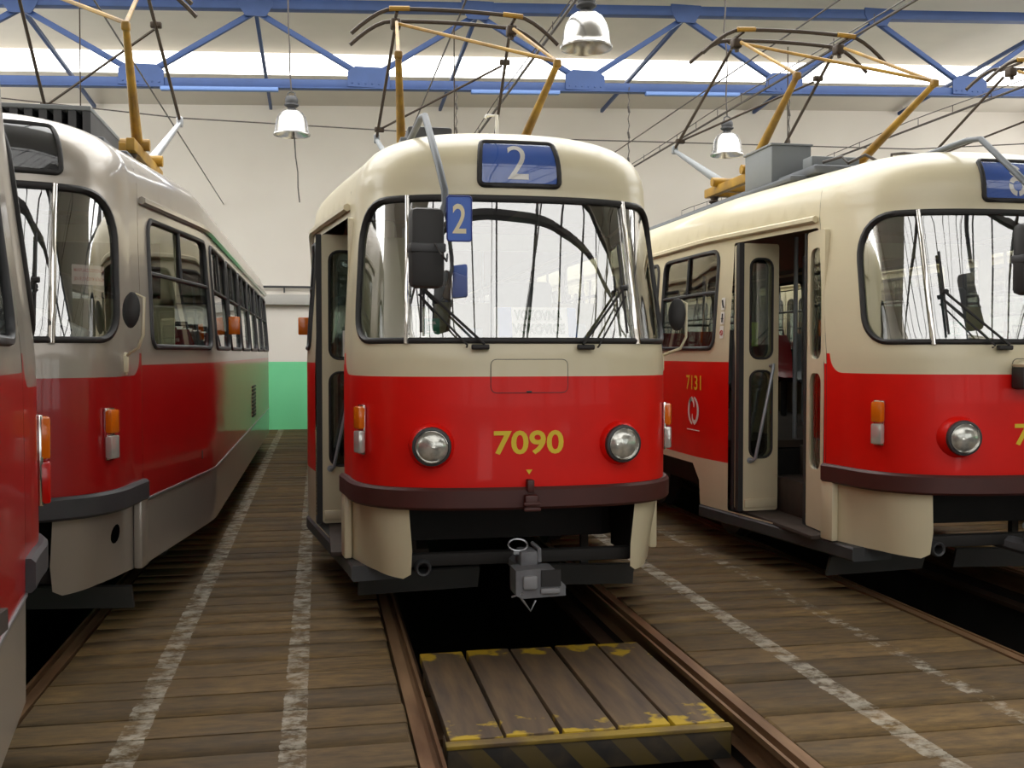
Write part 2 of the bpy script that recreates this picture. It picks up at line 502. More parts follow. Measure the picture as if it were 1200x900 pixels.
def seat_meshes(m):
    def fn():
        mb = MB(); prof = [(-.20,.44),(-.05,.415),(.12,.41),(.20,.44),(.24,.60),(.27,.80),(.285,.92)]
        for i, (y, z) in enumerate(prof):
            w = .20 if i < 5 else (.185 if i == 5 else .14)
            for k in range(5):
                x = -w+2*w*k/4; e = .02 if k in (0, 4) else 0
                mb.v.append(Vector((x, y-(e*1.5 if i > 3 else 0), z+(e if i <= 3 else 0))))
        for i in range(len(prof)-1):
            for k in range(4): mb.f.append([i*5+k, i*5+k+1, (i+1)*5+k+1, (i+1)*5+k]); mb.m.append(0)
        n0 = len(mb.v)
        for i in range(n0): v = mb.v[i]; mb.v.append(v+Vector((0, .018, -.018)))
        for f in list(mb.f): mb.f.append([i+n0 for i in f[::-1]]); mb.m.append(0)
        sh = mb.mesh('seat', [m], 60)
        pd = MB().tube([(0,.02,0),(0,.02,.42)], .035, 8).quadbox((0,.02,.4), (.3,.3,.02)).tube([(-.12,.28,.91),(-.12,.30,.98),(.12,.30,.98),(.12,.28,.91)], .011, 6).mesh('pedestal', [STEELD], 50)
        return sh, pd
    return cached(('seat', m.name), fn)
def bogie_meshes():
    def fn():
        wh = MB().lathe([(.05,-.07),(.17,-.05),(.27,-.06),(.30,-.065),(.35,-.06),(.355,.03),(.375,.035),(.375,.06),(.30,.065),(.28,.03),(.15,.03),(.05,.05)], n=24, rot=Matrix.Rotation(PI/2, 3, 'Y')).mesh('wheel', [STEELD], 40)
        fr = MB()
        for x in (-.55,.55): fr.cham((x,0,.42), (.12,2.5,.16), .02)
        fr.cham((0,0,.42), (1.2,.35,.2), .02)
        for y in (-.95,.95): fr.tube([(-.7,y,.375),(.7,y,.375)], .06, 10)
        return wh, fr.mesh('bogie', [DARK], 40)
    return cached('bogie', fn)
def pantograph(t, dx=0., k=1.):
    """diamond pantograph on the roof, centre y = 3.72"""
    YC = 3.72
    def fn():
        M = {}
        b = MB()
        for x in (-.52,.52): b.cham((x, YC, 3.26), (.07, 1.5, .09), .012)
        for y in (YC-.62, YC-.30, YC+.30, YC+.62): b.cham((0, y, 3.25), (1.1, .08, .07), .01)
        for y in (YC-.30, YC+.42): b.tube([(-.6,y,3.33),(.6,y,3.33)], .045, 10)
        M['base'] = b.mesh('pantograph', [YELLOW], 40)
        M['ins'] = MB().lathe([(.0,0),(.055,0),(.06,.03),(.035,.05),(.06,.07),(.035,.09),(.05,.12),(0,.12)], (0,0,3.09), n=10).mesh('insulator', [PANDARK], 40)
        for s in (-1,1):
            M['lf', s] = MB().tube([(s*.50,YC-.28,3.33),(s*.62,YC-1.46,3.88)], [.046,.025], 10).cham((s*.62,YC-1.46,3.885),(.062,.062,.062),.015).mesh('lower_arm', [YELLOW], 50)
            M['lr', s] = MB().tube([(s*.50,YC+.42,3.33),(s*.62,YC+1.46,3.84)], [.045,.022], 8).cham((s*.62,YC+1.46,3.85),(.06,.06,.09),.012).mesh('lower_arm', [BOXG if s < 0 else ALU], 50)
            M['uf', s] = MB().tube([(s*.62,YC-1.46,3.90),(s*.53,YC-.12,4.56)], .016, 6).mesh('upper_arm', [YELLOW], 50)
            M['ur', s] = MB().tube([(s*.62,YC+1.46,3.86),(s*.53,YC+.12,4.56)], .016, 6).mesh('upper_arm', [PANDARK], 50)
        M['df'] = MB().tube([(.62,YC-1.44,3.91),(-.53,YC-.12,4.55)], .015, 6).mesh('brace', [YELLOW], 50)
        M['dr'] = MB().tube([(-.60,YC+1.34,3.92),(.53,YC+.5,4.40)], .012, 6).cham((-.60,YC+1.34,3.92),(.10,.05,.05),.01).cham((.55,YC+.45,4.42),(.10,.05,.05),.01).mesh('brace', [PANDARK], 50)
        M['rope'] = MB().tube([(.0,YC,4.58),(.0,YC-.02,3.15)], .006, 5).mesh('pull_cord', [PANDARK], None)
        for k, dy in enumerate((-.17,.17)):
            y = YC+dy; pts = []
            for i in range(25):
                x = -.93+1.86*i/24; a = abs(x)
                z = 4.655 if a < .58 else 4.655-.23*((a-.58)/.35)**1.5
                pts.append((x, y, z-.0+.02*(1-(x/.6)**2 if a < .6 else 0)))
            M['bar', k] = MB().tube(pts, .019, 6).mesh('collector_bar', [PANDARK], 50)
        c = MB()
        for s in (-1,1):
            M['head', s] = MB().tube([(s*.53,YC-.17,4.64),(s*.53,YC+.17,4.64)], .016, 6).cham((s*.53,YC,4.58),(.09,.10,.09),.015).tube([(s*.53,YC-.02,4.5),(s*.53,YC,4.6)], .02, 6).mesh('collector_head', [PANDARK], 50)
            M['horn', s] = MB().tube([(s*.60,YC-.19,4.655),(s*.42,YC-.19,4.665)],.022,6).mesh('clamp', [YELLOW], 50)
        return M
    M = cached('panto', fn)
    p = ob('pantograph', M['base'], t, (dx, 0, 3.2*(1-k))); p.scale = (1,1,k)
    for x in (-.5,.5):
        for y in (YC-.6, YC+.6): ob('insulator', M['ins'], p, (x, y, 0))
    for s in (-1,1):
        ob('lower_arm', M['lf',s], p); ob('lower_arm', M['lr',s], p); ob('upper_arm', M['uf',s], p); ob('upper_arm', M['ur',s], p)
    ob('brace', M['df'], p); ob('brace', M['dr'], p)
    for s in (-1,1): ob('collector_head', M['head',s], p); ob('clamp', M['horn',s], p)
    for k in (0,1): ob('collector_bar', M['bar',k], p)
    ob('pull_cord', M['rope'], p)
    return p
def surf_frame(u, v):
    """matrix columns: along u, along v, outward"""
    n = N(u, v); a = (S(u+.005, v)-S(u-.005, v)).normalized(); a = (a-n*a.dot(n)).normalized()
    b = n.cross(a)
    if b.z < 0: b = -b
    m = Matrix((a, b, n)).transposed(); return m
def onsurf(u0, v0, off): return lambda a, b: S(u0+a, v0+b)+N(u0+a, v0+b)*off

def make_tram(name, X, Y, paint, label, number=None, route=None, wide=False, bump=BUMPB, seats=True, stencil=False, pdx=.07, pk_=1., mdx=0.):
    t = empty(name, (X, Y, 0)); tag(t, label, 'tram', 'trams parked in the depot')
    up, low = paint; pk = up.name
    cap = cap_mesh(paint, wide)
    ob('front_cap', cap, t); ob('rear_cap', cap, t, (0, L, 0), PI)
    for s in (-1,1):
        sp = ob('side_panel', side_mesh(paint, s), t)
        ob('roof_panel', roof_mesh(paint, s), t)
        gut = cached(('gutter', s, pk), lambda: MB().tube([S(s*u, VG)+N(s*u, VG)*.018 for u in [US+.03+(SH-2*US-.06)*k/60 for k in range(61)]], .026, 6).mesh('rain_gutter', [up], 50))
        ob('rain_gutter', gut, t)
        ln = cached(('trim', s, pk), lambda: slab('trim_strip', *( (US+.01, SH-US-.01) if s > 0 else (u_of_y(2.14), u_of_y(11.86)) ), ZR0-.008, ZR0+.008, -.005, .008, ALU if s > 0 else up, .3, .003) if s > 0 else None)
        if ln: ob('trim_strip', ln, t)
    # roof deck
    dk = cached('deck', lambda: MB().cham((0, L/2+.1, 3.05), (1.25, 10.6, .07), .02).cham((0, L/2+.1, 3.0), (1.5, 10.3, .05), .02).mesh('roof_deck', [DECK], 40))
    ob('roof_deck', dk, t)
    # front and rear skirts
    for s in (-1,1):
        poly = [(s*US,.36), (s*(US-.1),.35), (s*.80,.33), (s*.74,.36), (s*.71,.5), (s*.69,.82), (s*US,.82)]
        sk = cached(('skirt', s, pk), lambda: patch('skirt', poly, [[(s*(1.20+.055*math.cos(a)), .60+.055*math.sin(a)) for a in [2*PI*k/14 for k in range(14)]]] if s > 0 else [], [up], [], (.06,.08), -.025, None, .05))
        if not sk.get('bent'):
            sk['bent'] = 1
            for v in sk.vertices:
                w_ = min(max((.78-v.co.y)/.35, 0), 1)*min(max((.8-v.co.z)/.45, 0), 1); v.co.x *= 1-.085*w_
        ob('skirt', sk, t); ob('skirt', sk, t, (0, L, 0), PI)
        rail = cached(('skirtpost', s, pk), lambda: MB().cham(S(s*(US-.05), .58)+Vector((0,0,0)), (.05,.14,.46), .012, Matrix.Rotation(-s*.11, 3, 'Z')).mesh('skirt_post', [up], 40))
        ob('skirt_post', rail, t)
    # bumpers
    bm = cached(('bumper', bump.name), lambda: slab('bumper', -US-.01, US+.01, .745, .87, -.04, .035, bump))
    for e in (0,1):
        b = ob('bumper', bm, t, (0, L*e, 0), PI*e)
        br = cached(('bracket', bump.name), lambda: MB().cham((0,-.055,.79), (.075,.06,.085), .01).cham((0,-.03,.88), (.04,.06,.07), .008).cham((0,-.085,.785), (.095,.03,.02), .005).cham((0,-.085,.755), (.095,.03,.02), .005).mesh('tow_bracket', [bump], 40))
        ob('tow_bracket', br, b)
    # windscreen
    def pane_poly(a, b):
        inner = [p for p in WIND]
        out = []
        # clip WIND polygon to u in [a, b]
        def clip(poly, k, sign):
            r = []
            for i in range(len(poly)):
                p, q = poly[i-1], poly[i]; pi_, qi = (p[0]-k)*sign >= 0, (q[0]-k)*sign >= 0
                if pi_ != qi: tt = (k-p[0])/(q[0]-p[0]); r.append((k, p[1]+(q[1]-p[1])*tt))
                if qi: r.append(q)
            return r
        return clip(clip(inner, a, 1), b, -1)
    for e in (0,1):
        g = ob('windscreen_gasket' if not e else 'rear_window_gasket', cached('wgask', lambda: ring('gasket', WIND, .019, [RUBBER], .0, .05)), t, (0, L*e, 0), PI*e)
        for k, (a, b) in enumerate(((-U_W-.01, -U_DIV), (-U_DIV, U_DIV), (U_DIV, U_W+.01))):
            gm = cached(('wpane', k), lambda: patch('pane', pane_poly(a, b), [], [WGLASS], [], (.05,.08), -.008, None, .04))
            ob('pane', gm, g)
        for s in (-1,1):
            dm = cached(('wdiv', s), lambda: MB().tube([S(s*U_DIV, v)+N(s*U_DIV, v)*.006 for v in [WV0-.02+(WV1-WV0+.03)*k/10 for k in range(11)]], .017, 6).mesh('chrome_pillar', [CHROME], 60))
            ob('chrome_pillar', dm, g)
    # side windows
    for s in (-1,1):
        for k, (poly, (ya, yb)) in enumerate(zip(side_windows(s), win_spans(s))):
            f2 = [(s*p[0], p[1]) for p in poly]
            fr = ob('window', cached(('sw', s, k), lambda: ring('window', f2, .018, [STEELD], .0, .2)), t)
            ob('pane', cached(('swp', s, k), lambda: patch('pane', f2, [], [SGLASS], [], (.3,.4), -.012, None, .2)), fr)
            um = s*(u_of_y(ya)+u_of_y(yb))/2; uu = [s*u_of_y(ya), s*u_of_y(yb)]
            bars = cached(('swb', s, k), lambda: MB().tube([S(uu[0]+(uu[1]-uu[0])*i/8, 2.12) for i in range(9)], .014, 6).mesh('transom_bar', [STEELD], 50))
            barv = cached(('swv', s, k), lambda: MB().tube([S(um, 2.12), S(um, 2.46)], .013, 6).mesh('mullion', [STEELD], 50))
            ob('transom_bar', bars, fr); ob('mullion', barv, fr)
    # doors on the door side
    ob('door_jamb', cached('jamb', lambda: MB().tube([S(-u_of_y(2.09),z)+Vector((.045,0,0)) for z in (.37,1.4,1.9,2.2,2.49)], .036, 4).mesh('door_jamb', [STEELD], None)), t)
    ob('door_jamb', cached('jamb2', lambda: MB().tube([S(-u_of_y(.915),z)+Vector((.05,0,0)) for z in (.37,1.4,1.9,2.2,2.49)], .028, 4).mesh('door_jamb', [STEELD], None)), t)
    door_leaf(t, paint, (-1.15,2.075), (-.83,2.03), edge=False)
    door_leaf(t, paint, (-1.135,1.955), (-.84,1.985), rail=True, edge=False)
    re = cached('redge', lambda: MB().quadbox((-1.155,1.965,1.43), (.04,.06,2.1)).mesh('rubber_edge', [RUBBER], None)); ob('rubber_edge', re, t)
    door_leaf(t, paint, (-.955,.95), (-.93,1.255))
    door_leaf(t, paint, (-.68,1.08), (-.905,1.28), edge=False)
    for (ya, yb) in ((6.28,7.72), (11.88,13.11)):
        n = 4
        for k in range(n):
            y0 = ya+.03+(yb-ya-.06)*k/n; p0 = S(-u_of_y(y0), 1.4); p1 = S(-u_of_y(y0+(yb-ya-.06)/n), 1.4)
            door_leaf(t, paint, (p1.x+.03, p1.y), (p0.x+.03, p0.y), edge=False)
    # sill and steps
    si = cached('sill', lambda: slab('door_sill', -u_of_y(2.56), -u_of_y(.52), .25, .345, -.30, .015, STEELD, .1, .012)); ob('door_sill', si, t)
    st = cached('steps', lambda: MB().cham((-.78,1.5,.355), (.62,1.22,.03), .006).cham((-.68,1.5,.50), (.26,1.25,.28), .015).cham((-.50,1.5,.75), (.14,1.25,.26), .015).mesh('step', [INTF], 40)); ob('step', st, t)
    # interior
    fl = cached('floor_in', lambda: MB().quadbox((.05,7.2,.88), (2.3,10.0,.06)).quadbox((.24,1.32,.88), (1.36,1.7,.06)).mesh('floor_panel', [INTF], None)); ob('floor_panel', fl, t)
    ce = cached('ceil_in', lambda: MB().quadbox((0,7.2,2.60), (1.9,10.2,.03)).mesh('ceiling_panel', [BROWN], None)); ob('ceiling_panel', ce, t)
    pa = cached('cabwall', lambda: MB().quadbox((.36,2.0,1.45), (1.36,.03,1.1)).quadbox((-.33,1.75,1.65), (.03,.5,1.5)).quadbox((-.33,1.1,1.25), (.03,.8,.7)).quadbox((.36,2.0,2.45), (1.36,.03,.12)).quadbox((1.0,2.0,2.2), (.1,.03,.5)).mesh('cab_partition', [INT], None)); ob('cab_partition', pa, t)
    pp = cached('cabpost', lambda: MB().quadbox((-.76,.86,1.62), (.30,.03,1.45)).mesh('cab_post', [INT], None)); ob('cab_post', pp, t)
    def dash():
        pts = []
        for k in range(21):
            u = -1.12+2.24*k/20; p = S(u, 1.62); n = N(u, 1.62); pts.append((p.x-n.x*.05, p.y-n.y*.05))
        pts += [(.9,.95), (.3,.62), (-.3,.62), (-.88,.8)]
        return MB().prism(pts, 0, 0, lambda x, y, q: (x, y, 1.2+.47*q+(.08*max(0, y-.25) if q else 0))).cham((-.25,.5,1.72),(.12,.1,.1),.01).cham((.35,.52,1.74),(.22,.10,.12),.02).mesh('dashboard', [DASH], 30)
    d = ob('dashboard', cached('dash', dash), t)
    for k in range(3): ob('vent_hole', cached('vent', lambda: MB().lathe([(0,.002),(.011,.002),(.012,0)], n=10).mesh('vent_hole', [RUBBER], None)), d, (-.86+.03*k, .55, 1.695))
    dsk = cached('drvseat', lambda: MB().cham((.25,1.25,1.35), (.46,.46,.12), .04).cham((.25,1.50,1.75), (.44,.12,.75), .04).tube([(.25,1.25,.9),(.25,1.25,1.3)], .06, 8).mesh('driver_seat', [SEATG], 40)); ob('driver_seat', dsk, t)
    if seats:
        for k in range(11):
            for s in (-1,1):
                y = 2.75+.82*k
                if s < 0 and (y < 2.5 or 5.8 < y < 8.1): continue
                sh, pd = seat_meshes(SEATR if (k+(s > 0)) % 3 else SEATG)
                o = ob('seat', sh, t, (s*.78, y, .91)); ob('pedestal', pd, o)
    for (x, y) in ((-.50,2.35), (-.35,3.9), (.35,3.9), (-.35,6.1), (.35,6.6), (-.35,8.0)):
        ob('grab_pole', cached('pole', lambda: MB().tube([(0,0,.9),(0,0,2.59)], .018, 8).mesh('grab_pole', [HAND], 50)), t, (x, y, 0))
    # under the floor
    def under():
        pts = [(.62,.70),(.95,.85),(1.08,2.5),(1.08,11.5),(.95,13.15),(.62,13.3),(-.62,13.3),(-.95,13.15),(-1.08,11.5),(-1.08,2.5),(-.98,2.2),(-.42,2.2),(-.42,.85),(-.62,.70)]
        return MB().prism(pts, 0, 0, lambda x, y, q: (x, y, .46+.38*q)).mesh('underframe', [DARK], None)
    ob('underframe', cached('under', under), t)
    fb = cached('frontbeam', lambda: MB().cham((0,.30,.42), (1.36,.07,.075), .012).quadbox((0,.42,.79), (1.5,.5,.08)).quadbox((-.7,.5,.6), (.04,.4,.4)).quadbox((.7,.5,.6), (.04,.4,.4)).mesh('front_beam', [DARK], 40))
    ob('front_beam', fb, t); ob('front_beam', fb, t, (0, L, 0), PI)
    hp = cached('sandpipe', lambda: MB().lathe([(.030,.14),(.030,0),(.040,-.008),(.048,0),(.048,.14)], (0,0,0), Matrix.Rotation(-PI/2, 3, 'X'), 16).mesh('sand_pipe', [STEELD], 50))
    ob('sand_pipe', hp, t, (-.575,.20,.385))
    rg = cached('railguard', lambda: MB().quadbox((-.52,1.02,.14), (.80,.025,.15), Matrix.Rotation(.12, 3, 'Z') @ Matrix.Rotation(.35, 3, 'X')).quadbox((-.6,1.07,.32),(.05,.05,.3)).mesh('rail_guard', [mat('guard_steel', srgb(70,68,66), .7, var=.2)], None)); ob('rail_guard', rg, t)
    rg = cached('railguard2', lambda: MB().quadbox((.52,1.02,.14), (.80,.025,.15), Matrix.Rotation(-.12, 3, 'Z') @ Matrix.Rotation(.35, 3, 'X')).quadbox((.6,1.07,.32),(.05,.05,.3)).mesh('rail_guard', [mat('guard_steel', srgb(70,68,66), .7, var=.2)], None)); ob('rail_guard', rg, t)
    wh, fr = bogie_meshes()
    for yc in (3.85, 10.15):
        b = ob('bogie', fr, t, (0, yc, 0))
        for y in (-.95,.95):
            for s in (-1,1): ob('wheel', wh, b, (s*.78, y, .378), PI if s > 0 else 0)
    # couplers
    def coup():
        m = MB()
        m.prism([(-.17,-.085),(-.12,-.105),(.17,-.095),(.17,-.03),(.13,0),(.10,.075),(-.02,.085),(-.17,.075)], 0, 0, lambda x, y, q: (x*.82, .09-.17*q, y*.85))
        m.tube([(-.03,.09,.02),(-.06,.5,.03)], .05, 8); m.cham((-.04,.12,.10), (.10,.16,.09), .015)
        m.tube([(.02,.05,.08),(.025,.08,.15),(.0,.16,.17)], .012, 6)
        return m.mesh('coupler', [mat('coupler_grey', srgb(112,112,116), .6, var=.2, scale=20)], 40)
    for e in (0,1):
        c = ob('coupler', cached('coup', coup), t, (.03 if not e else -.03, -.10 if not e else L+.10, .37), PI*e)
        ob('coupling_ring', cached('cring', lambda: MB().tube([(-.09+.055*math.cos(2*PI*k/16), .12+.03*math.sin(2*PI*k/16), .17+.028*math.sin(2*PI*k/16)) for k in range(16)], .006, 6, True).tube([(-.12,.1,.13),(-.05,.1,.13)], .016, 6).mesh('coupling_ring', [ALU], 50)), c)
        ob('coupler_face', cached('cface', lambda: MB().cham((-.062,-.088,.0), (.08,.03,.075), .012).cham((.05,-.084,-.05), (.11,.03,.03), .008).mesh('coupler_face', [mat('coupler_light', srgb(135,135,138), .55)], 40)), c)
        ob('coupler_mouth', cached('cmouth', lambda: MB().quadbox((.055,-.081,.02), (.11,.02,.09)).mesh('coupler_mouth', [RUBBER], None)), c)
        ob('chain', cached('cchain', lambda: MB().tube([(-.13,-.06,-.06),(-.10,-.08,-.10),(-.06,-.09,-.155),(-.03,-.08,-.10)], .006, 5).tube([(-.16,-.06,-.08),(-.10,-.08,-.06)], .006, 5).mesh('chain', [ALU], None)), c)
    # head lamps
    for s in (-1,1):
        u = s*u_of_x(.54); m = surf_frame(u, 1.105); p = S(u, 1.105)
        hz = Vector((m.col[2].x*.55, m.col[2].y, -.02)).normalized(); a = hz.cross(Vector((0,0,1))).normalized(); b = a.cross(hz)
        m = Matrix((a, b, hz)).transposed()
        h = ob('headlight', cached(('hl', s, low.name), lambda: MB().lathe([(.0,-.06),(.140,-.06),(.128,-.0),(.116,.035),(.104,.055),(0,.055)], p, m, 24).mesh('headlight', [low], 60)), t)
        ob('rim', cached(('hlr', s), lambda: MB().lathe([(.106,.035),(.110,.05),(.106,.072),(.094,.078),(.088,.066)], p, m, 24).mesh('rim', [STEELD], 50)), h)
        ob('chrome_ring', cached(('hlc', s), lambda: MB().lathe([(.094,.07),(.091,.079),(.086,.07)], p, m, 24).mesh('chrome_ring', [CHROME], 50)), h)
        ob('lens', cached(('hll', s), lambda: MB().lathe([(.088,.068),(.076,.080),(.054,.090),(.027,.096),(0,.098)], p, m, 20).mesh('lens', [mat('headlamp_glass', srgb(225,224,216), .15, metal=.6, var=.45, scale=22)], 60)), h)
    # indicators
    for e in (0,1):
        for s in (-1,1):
            u = s*u_of_x(.905); m = surf_frame(u, 1.18); p = S(u, 1.18)
            hw = .038 if not e else .055; hh = .135 if not e else .18
            def bx(c0, c1, d, ch=.006):
                mb = MB(); w = hw*2
                mb.cham((0,(c0+c1)/2,d/2), (w, c1-c0, d), ch); mb.v = [p+m @ v for v in mb.v]; return mb
            fr = ob('indicator_lamp' if not e else 'tail_lamp', cached(('ind', s, e), lambda: bx(-hh-.008, hh+.008, .02).mesh('indicator_lamp', [CHROME], 40)), t, (0, L*e, 0), PI*e)
            ob('amber_lens', cached(('inda', s, e), lambda: bx(.004, hh, .05, .012).mesh('amber_lens', [AMBER], 40)), fr)
            ob('lower_lens', cached(('indw', s, e), lambda: bx(-hh, -.004, .05, .012).mesh('lower_lens', [LAMPR if e else LAMPW], 40)), fr)
    # route sign box
    w = .25 if not wide else .72
    v0, v1 = VG+.035, VG+.335
    poly = rrect(-w, w, v0, v1, .03, 4)
    fr = ob('route_sign', cached(('signf', wide), lambda: ring('route_sign', poly, .016, [RUBBER], .004, .06)), t)
    ob('sign_face', cached(('sgn', wide), lambda: patch('sign_face', poly, [], [LEDM if wide else BLUE], [], (.06,.06), .004, None, .05)), fr)
    ob('sign_glass', cached(('sgg', wide), lambda: patch('sign_glass', poly, [], [LGLASS], [], (.06,.06), .009, None, .05)), fr)
    if route and not wide:
        if stencil:
            mb = MB()
            def arc(cx, cy, r0, r1, a0, a1):
                b = len(mb.v); n = 8
                for k in range(n+1):
                    a = math.radians(a0+(a1-a0)*k/n)
                    for r in (r0, r1): mb.v.append(Vector((cx+r*math.cos(a), cy+r*math.sin(a), 0)))
                for k in range(n): mb.f.append([b+2*k, b+2*k+1, b+2*k+3, b+2*k+2]); mb.m.append(0)
            for a in ((25,155),(165,262),(278,375)): arc(0,-.055,.034,.066,a[0],a[1])
            for a in ((10,80),(100,170),(205,335)): arc(0,.058,.024,.052,a[0],a[1])
            fn = onsurf(.0, (v0+v1)/2, .0065); mb.v = [fn(v.x, v.y) for v in mb.v]
            ob('route_number', mb.mesh('route_number', [WHITE], None), fr)
        else:
            ob('route_number', text_map('route_number', route, .13, .225, WHITE, onsurf(-.01, (v0+v1)/2, .0065), .003), fr)
    # fleet number
    if number:
        ob('fleet_number', text_map('fleet_number', number, .40, .135, LETY, onsurf(0, 1.12, .004), .022), t)
        tri = MB(); f = onsurf(0, .955, .004)
        tri.v = [f(-.018,.012), f(.018,.012), f(0,-.016)]; tri.f = [[0,1,2]]; tri.m = [0]
        ob('arrow_mark', tri.mesh('arrow_mark', [LETY], None), t)
    # hatch under the windscreen
    hp_ = rrect(-.215,.225,1.40,1.585,.03,3)
    hm = cached(('hatch', pk), lambda: patch('hatch', hp_, [], [up, low], [[(-.215,1.49),(.225,1.49)]], (.06,.06), .004, lambda c: 1 if c[1] < 1.49 else 0, .05))
    h = ob('hatch', hm, t); ob('hatch_seam', cached('hseam', lambda: ring('hatch_seam', hp_, .0028, [STEELD], .002, .06, 5)), h)
    ob('hatch_latch', cached('hlatch', lambda: MB().cham(S(0,1.405)+Vector((0,-.008,0)), (.03,.012,.01), .003).mesh('hatch_latch', [STEELD], 40)), h)
    # wipers
    for s, ub in ((-1,-.255), (1,.31)):
        p0 = S(ub, 1.655)+N(ub, 1.655)*.02; ue = -.60 if s < 0 else .60
        p1 = S(ue, 1.99)+N(ue, 1.99)*.045
        def wip():
            mb = MB(); mb.tube([p0, p0+Vector((0,-.03,.01)), p1], .008, 6); q0 = S(ub-.045*s*-1, 1.655)+N(ub, 1.655)*.02
            mb.tube([q0+Vector((.05*s,0,-.005)), q0+Vector((.05*s,-.03,.005)), p1+Vector((.01*s,0,-.05))], .006, 6)
            mb.cham(p0+Vector((.02*s,-.01,-.005)), (.10,.035,.03), .008); mb.tube([p1+Vector((-.02,0,.0)), p1+Vector((.02,0,.0))], .016, 6); return mb.mesh('wiper', [RUBBER], 50)
        wp = ob('wiper', cached(('wip', s), wip), t)
        ob('wiper_blade', cached(('wipb', s), lambda: MB().tube([S(ue+s*.0, v)+N(ue, v)*.028 for v in [1.73+.52*k/6 for k in range(7)]], .008, 5).mesh('wiper_blade', [RUBBER], None)), wp)
    # roof mounted mirror
    def mirr():
        return MB().cham((-.60,-.24,2.17), (.185,.10,.42), .035, Matrix.Rotation(.12, 3, 'Z')).mesh('mirror', [RUBBER], 40)
    mo = ob('mirror', cached('mirr', mirr), t, (mdx,0,0))
    ob('mirror_band', cached('mirb', lambda: MB().cham((-.60,-.245,2.17), (.19,.104,.05), .01, Matrix.Rotation(.12, 3, 'Z')).tube([(-.56,-.30,2.19),(-.53,-.33,2.13),(-.50,-.30,2.10),(-.49,-.25,2.14)], .006, 6).mesh('mirror_band', [STEELD], 40)), mo)
    ob('mirror_arm', cached('mira', lambda: MB().tube([(-.58,1.15,2.93),(-.58,1.1,2.98),(-.56,.42,3.0),(-.55,.30,2.985),(-.52,-.10,2.64),(-.50,-.22,2.48),(-.50,-.24,2.40),(-.54,-.24,2.30)], .020, 8).cham((-.60,1.22,3.0), (.05,.12,.08), .01).mesh('mirror_arm', [STEELG], 50)), mo)
    # small side mirror
    sm = ob('side_mirror', cached('smirr', lambda: MB().lathe([(0,-.012),(.075,-.012),(.085,0),(.075,.015),(.03,.03),(0,.032)], n=20).mesh('side_mirror', [RUBBER], 50)), t, (1.02,.42,1.86)); sm.rotation_euler = (PI/2*.95, 0, -.5); sm.scale = (.65,1.2,1)
    ob('side_mirror_arm', cached('smarm', lambda: MB().tube([(.965,.56,1.60),(1.0,.50,1.625),(1.05,.44,1.65),(1.08,.42,1.72),(1.085,.43,1.93),(1.04,.44,1.95)], .009, 6).cham((.965,.55,1.56), (.03,.03,.10), .006).cham((.95,.57,1.56), (.04,.03,.13), .006).mesh('side_mirror_arm', [up], 50)), t)
    pantograph(t, pdx, pk_)
    # notch sticker behind the windscreen
    sk = ob('sticker', cached('stick', lambda: MB().prism([(-.045,-.045),(.045,-.045),(.045,.045),(-.045,.045)], 0, 0, lambda x, y, q: S(-.545+x, 1.775+y)-N(-.545+x, 1.775+y)*(.012+.002*q)).mesh('sticker', [GREENST], None)), t)
    ob('sticker_mark', cached('stickm', lambda: MB().prism([(-.008,-.028),(.008,-.028),(.008,.008),(-.008,.008)], 0, 0, lambda x, y, q: S(-.545+x, 1.775+y)-N(-.545+x, 1.775+y)*(.009+.001*q)).prism([(-.026,.010),(.026,.010),(.020,.026),(-.020,.026)], 0, 0, lambda x, y, q: S(-.545+x, 1.775+y)-N(-.545+x, 1.775+y)*(.009+.001*q)).prism([(-.026,-.036),(.026,-.036),(.026,-.028),(-.026,-.028)], 0, 0, lambda x, y, q: S(-.545+x, 1.775+y)-N(-.545+x, 1.775+y)*(.009+.001*q)).mesh('sticker_mark', [WHITE], None)), sk)
    return t
